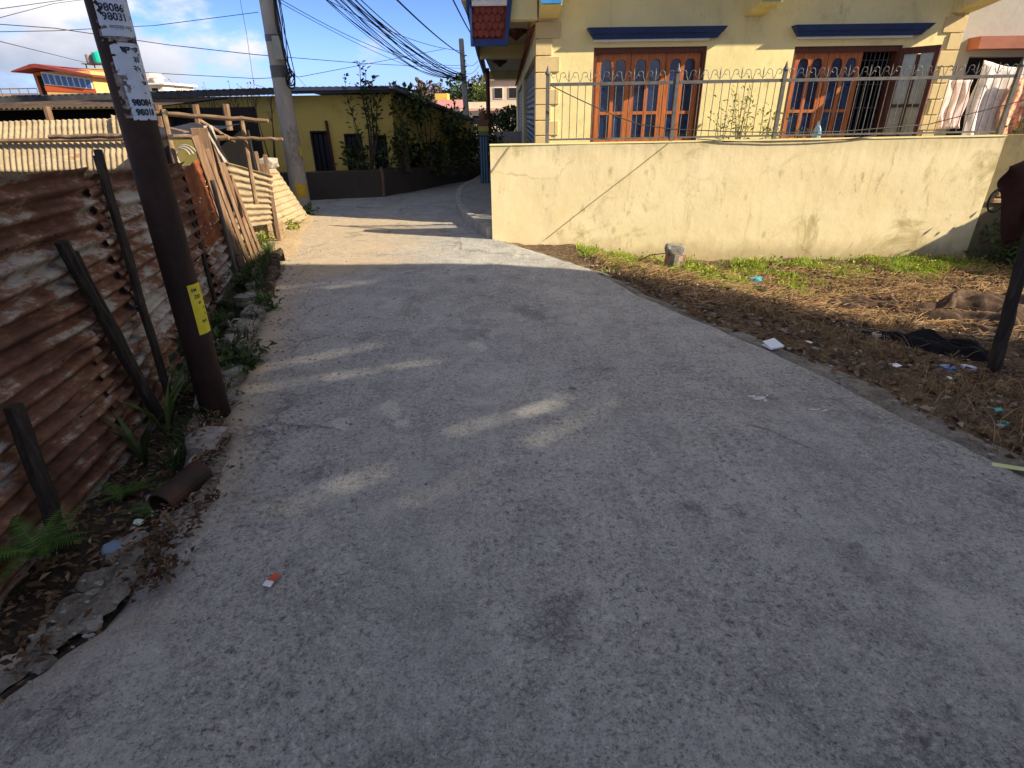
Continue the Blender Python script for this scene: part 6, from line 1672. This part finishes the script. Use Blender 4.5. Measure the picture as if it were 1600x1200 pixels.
b = MB(); b.quad((-.945,1.577,.010),(-.914,1.567,.012),(-.900,1.60,.009),(-.928,1.61,.012)); ORIGIN['wr'] = Vector((-.93,1.56,0)); oo = b.build('red_end', m_flat('red_foil',(.45,.06,.02),.4), None, loc=(-.93,1.56,0)); oo.parent = o; oo.location = (0,0,0)
b = MB(); b.add([(2.36,2.26,.006),(2.56,2.18,.008),(2.58,2.205,.012),(2.38,2.285,.010)],((0,1,2,3),)); solid(solo('leaf_strip', b, m_flat('pale_green_leaf',(.45,.50,.24),.6), 'pale green leaf strip on the road edge nearest the viewer', 'litter', (2.47,2.23,0)), .002)
for i,(x,y) in enumerate(((2.2,5.0),(2.5,4.6),(3.1,5.0),(2.75,3.6),(3.5,3.2),(1.75,4.75),(2.35,4.05),(3.9,3.4),(4.2,4.7),(3.2,2.5),(2.95,3.35),(4.4,4.3))):
    b = MB(); s = random.uniform(.02,.045); a = random.uniform(0,PI); z = lz(x,y)+.012
    b.add([(x+s*math.cos(a+k*PI/2)*random.uniform(.6,1.1),y+s*math.sin(a+k*PI/2)*random.uniform(.5,1),z+random.uniform(0,.02)) for k in range(4)],((0,1,2,3),))
    where = ('by the shadow edge nearest the road', 'inward of the white paper sheet', 'between the shadow edge and the black rag', 'halfway from the blue scrap to the road edge', 'below the blue plastic scrap', 'on the road edge just past the folded paper',
             'just inward of the folded white paper', 'between the wooden post and the teal scraps', 'beside the sacking behind the black rag', 'closest to the pale green leaf strip', 'between the paint splashes and the blue scrap', 'right of the wooden post foot')[i]
    solid(solo('litter_scrap', b, M_WPL if i%3 else M_WPAPER, 'small pale litter scrap on the lot ' + where, 'litter', (x,y,z), group='pale scraps scattered on the lot'), .0015)
# rusty pipe stub on the road edge
PS = thing('pipe_stub', 'short rusty pipe with an open dark mouth lying on the broken road edge', 'pipe', (-1.55,2.14,-.03))
b = MB(); d = Vector((.20,.85,.03)).normalized(); p0 = Vector((-1.60,2.02,.02)); u = d.orthogonal().normalized(); w = d.cross(u)
vs, fs = [], []; n = 20
for r, t_ in ((.052,0),(.058,0),(.058,.34),(.054,.0)): pass
rings = [(.056,.20),(.056,0.0),(.064,0.0),(.064,.26)]
for r, t_ in rings:
    for k in range(n): a = 2*PI*k/n; vs.append(p0+d*t_+(u*math.cos(a)+w*math.sin(a))*r*(1+.02*math.sin(3*a)))
for i in range(3):
    for k in range(n): fs.append((i*n+k,i*n+(k+1)%n,(i+1)*n+(k+1)%n,(i+1)*n+k))
fs.append(tuple(range(n))); b.add(vs,fs); b.build('tube', M_POLE, PS)
# paint splashes on the road (thin sheets)
M_SPLASH = m_noise('white_splash', [(.3,(.42,.41,.42)),(.7,(.60,.59,.60))], 30, .9)
for lb,(cx,cy),(sx,sy),sd in (('larger white paint splash on the right of the road',(1.52,3.02),(.10,.07),3), ('smaller white paint splash right of the larger one',(1.80,2.86),(.085,.035),8)):
    b = MB(); N_ = 26
    for i in range(N_):
        for j in range(N_):
            u,v = (i+.5)/N_*2-1,(j+.5)/N_*2-1
            if nz(u*2.2+sd,v*2.2,sd)*.9+.35*nz(u*6,v*6,sd) < .75*math.hypot(u,v)-.28: continue
            q=[]
            for a,c_ in ((0,0),(1,0),(1,1),(0,1)):
                x=cx+sx*((i+a)/N_*2-1); y=cy+sy*((j+c_)/N_*2-1); q.append((x,y,road_z(x,y)+.004))
            b.quad(*q)
    solo('paint_splash', b, M_SPLASH, lb, 'paint', (cx,cy,0), kind='stuff')
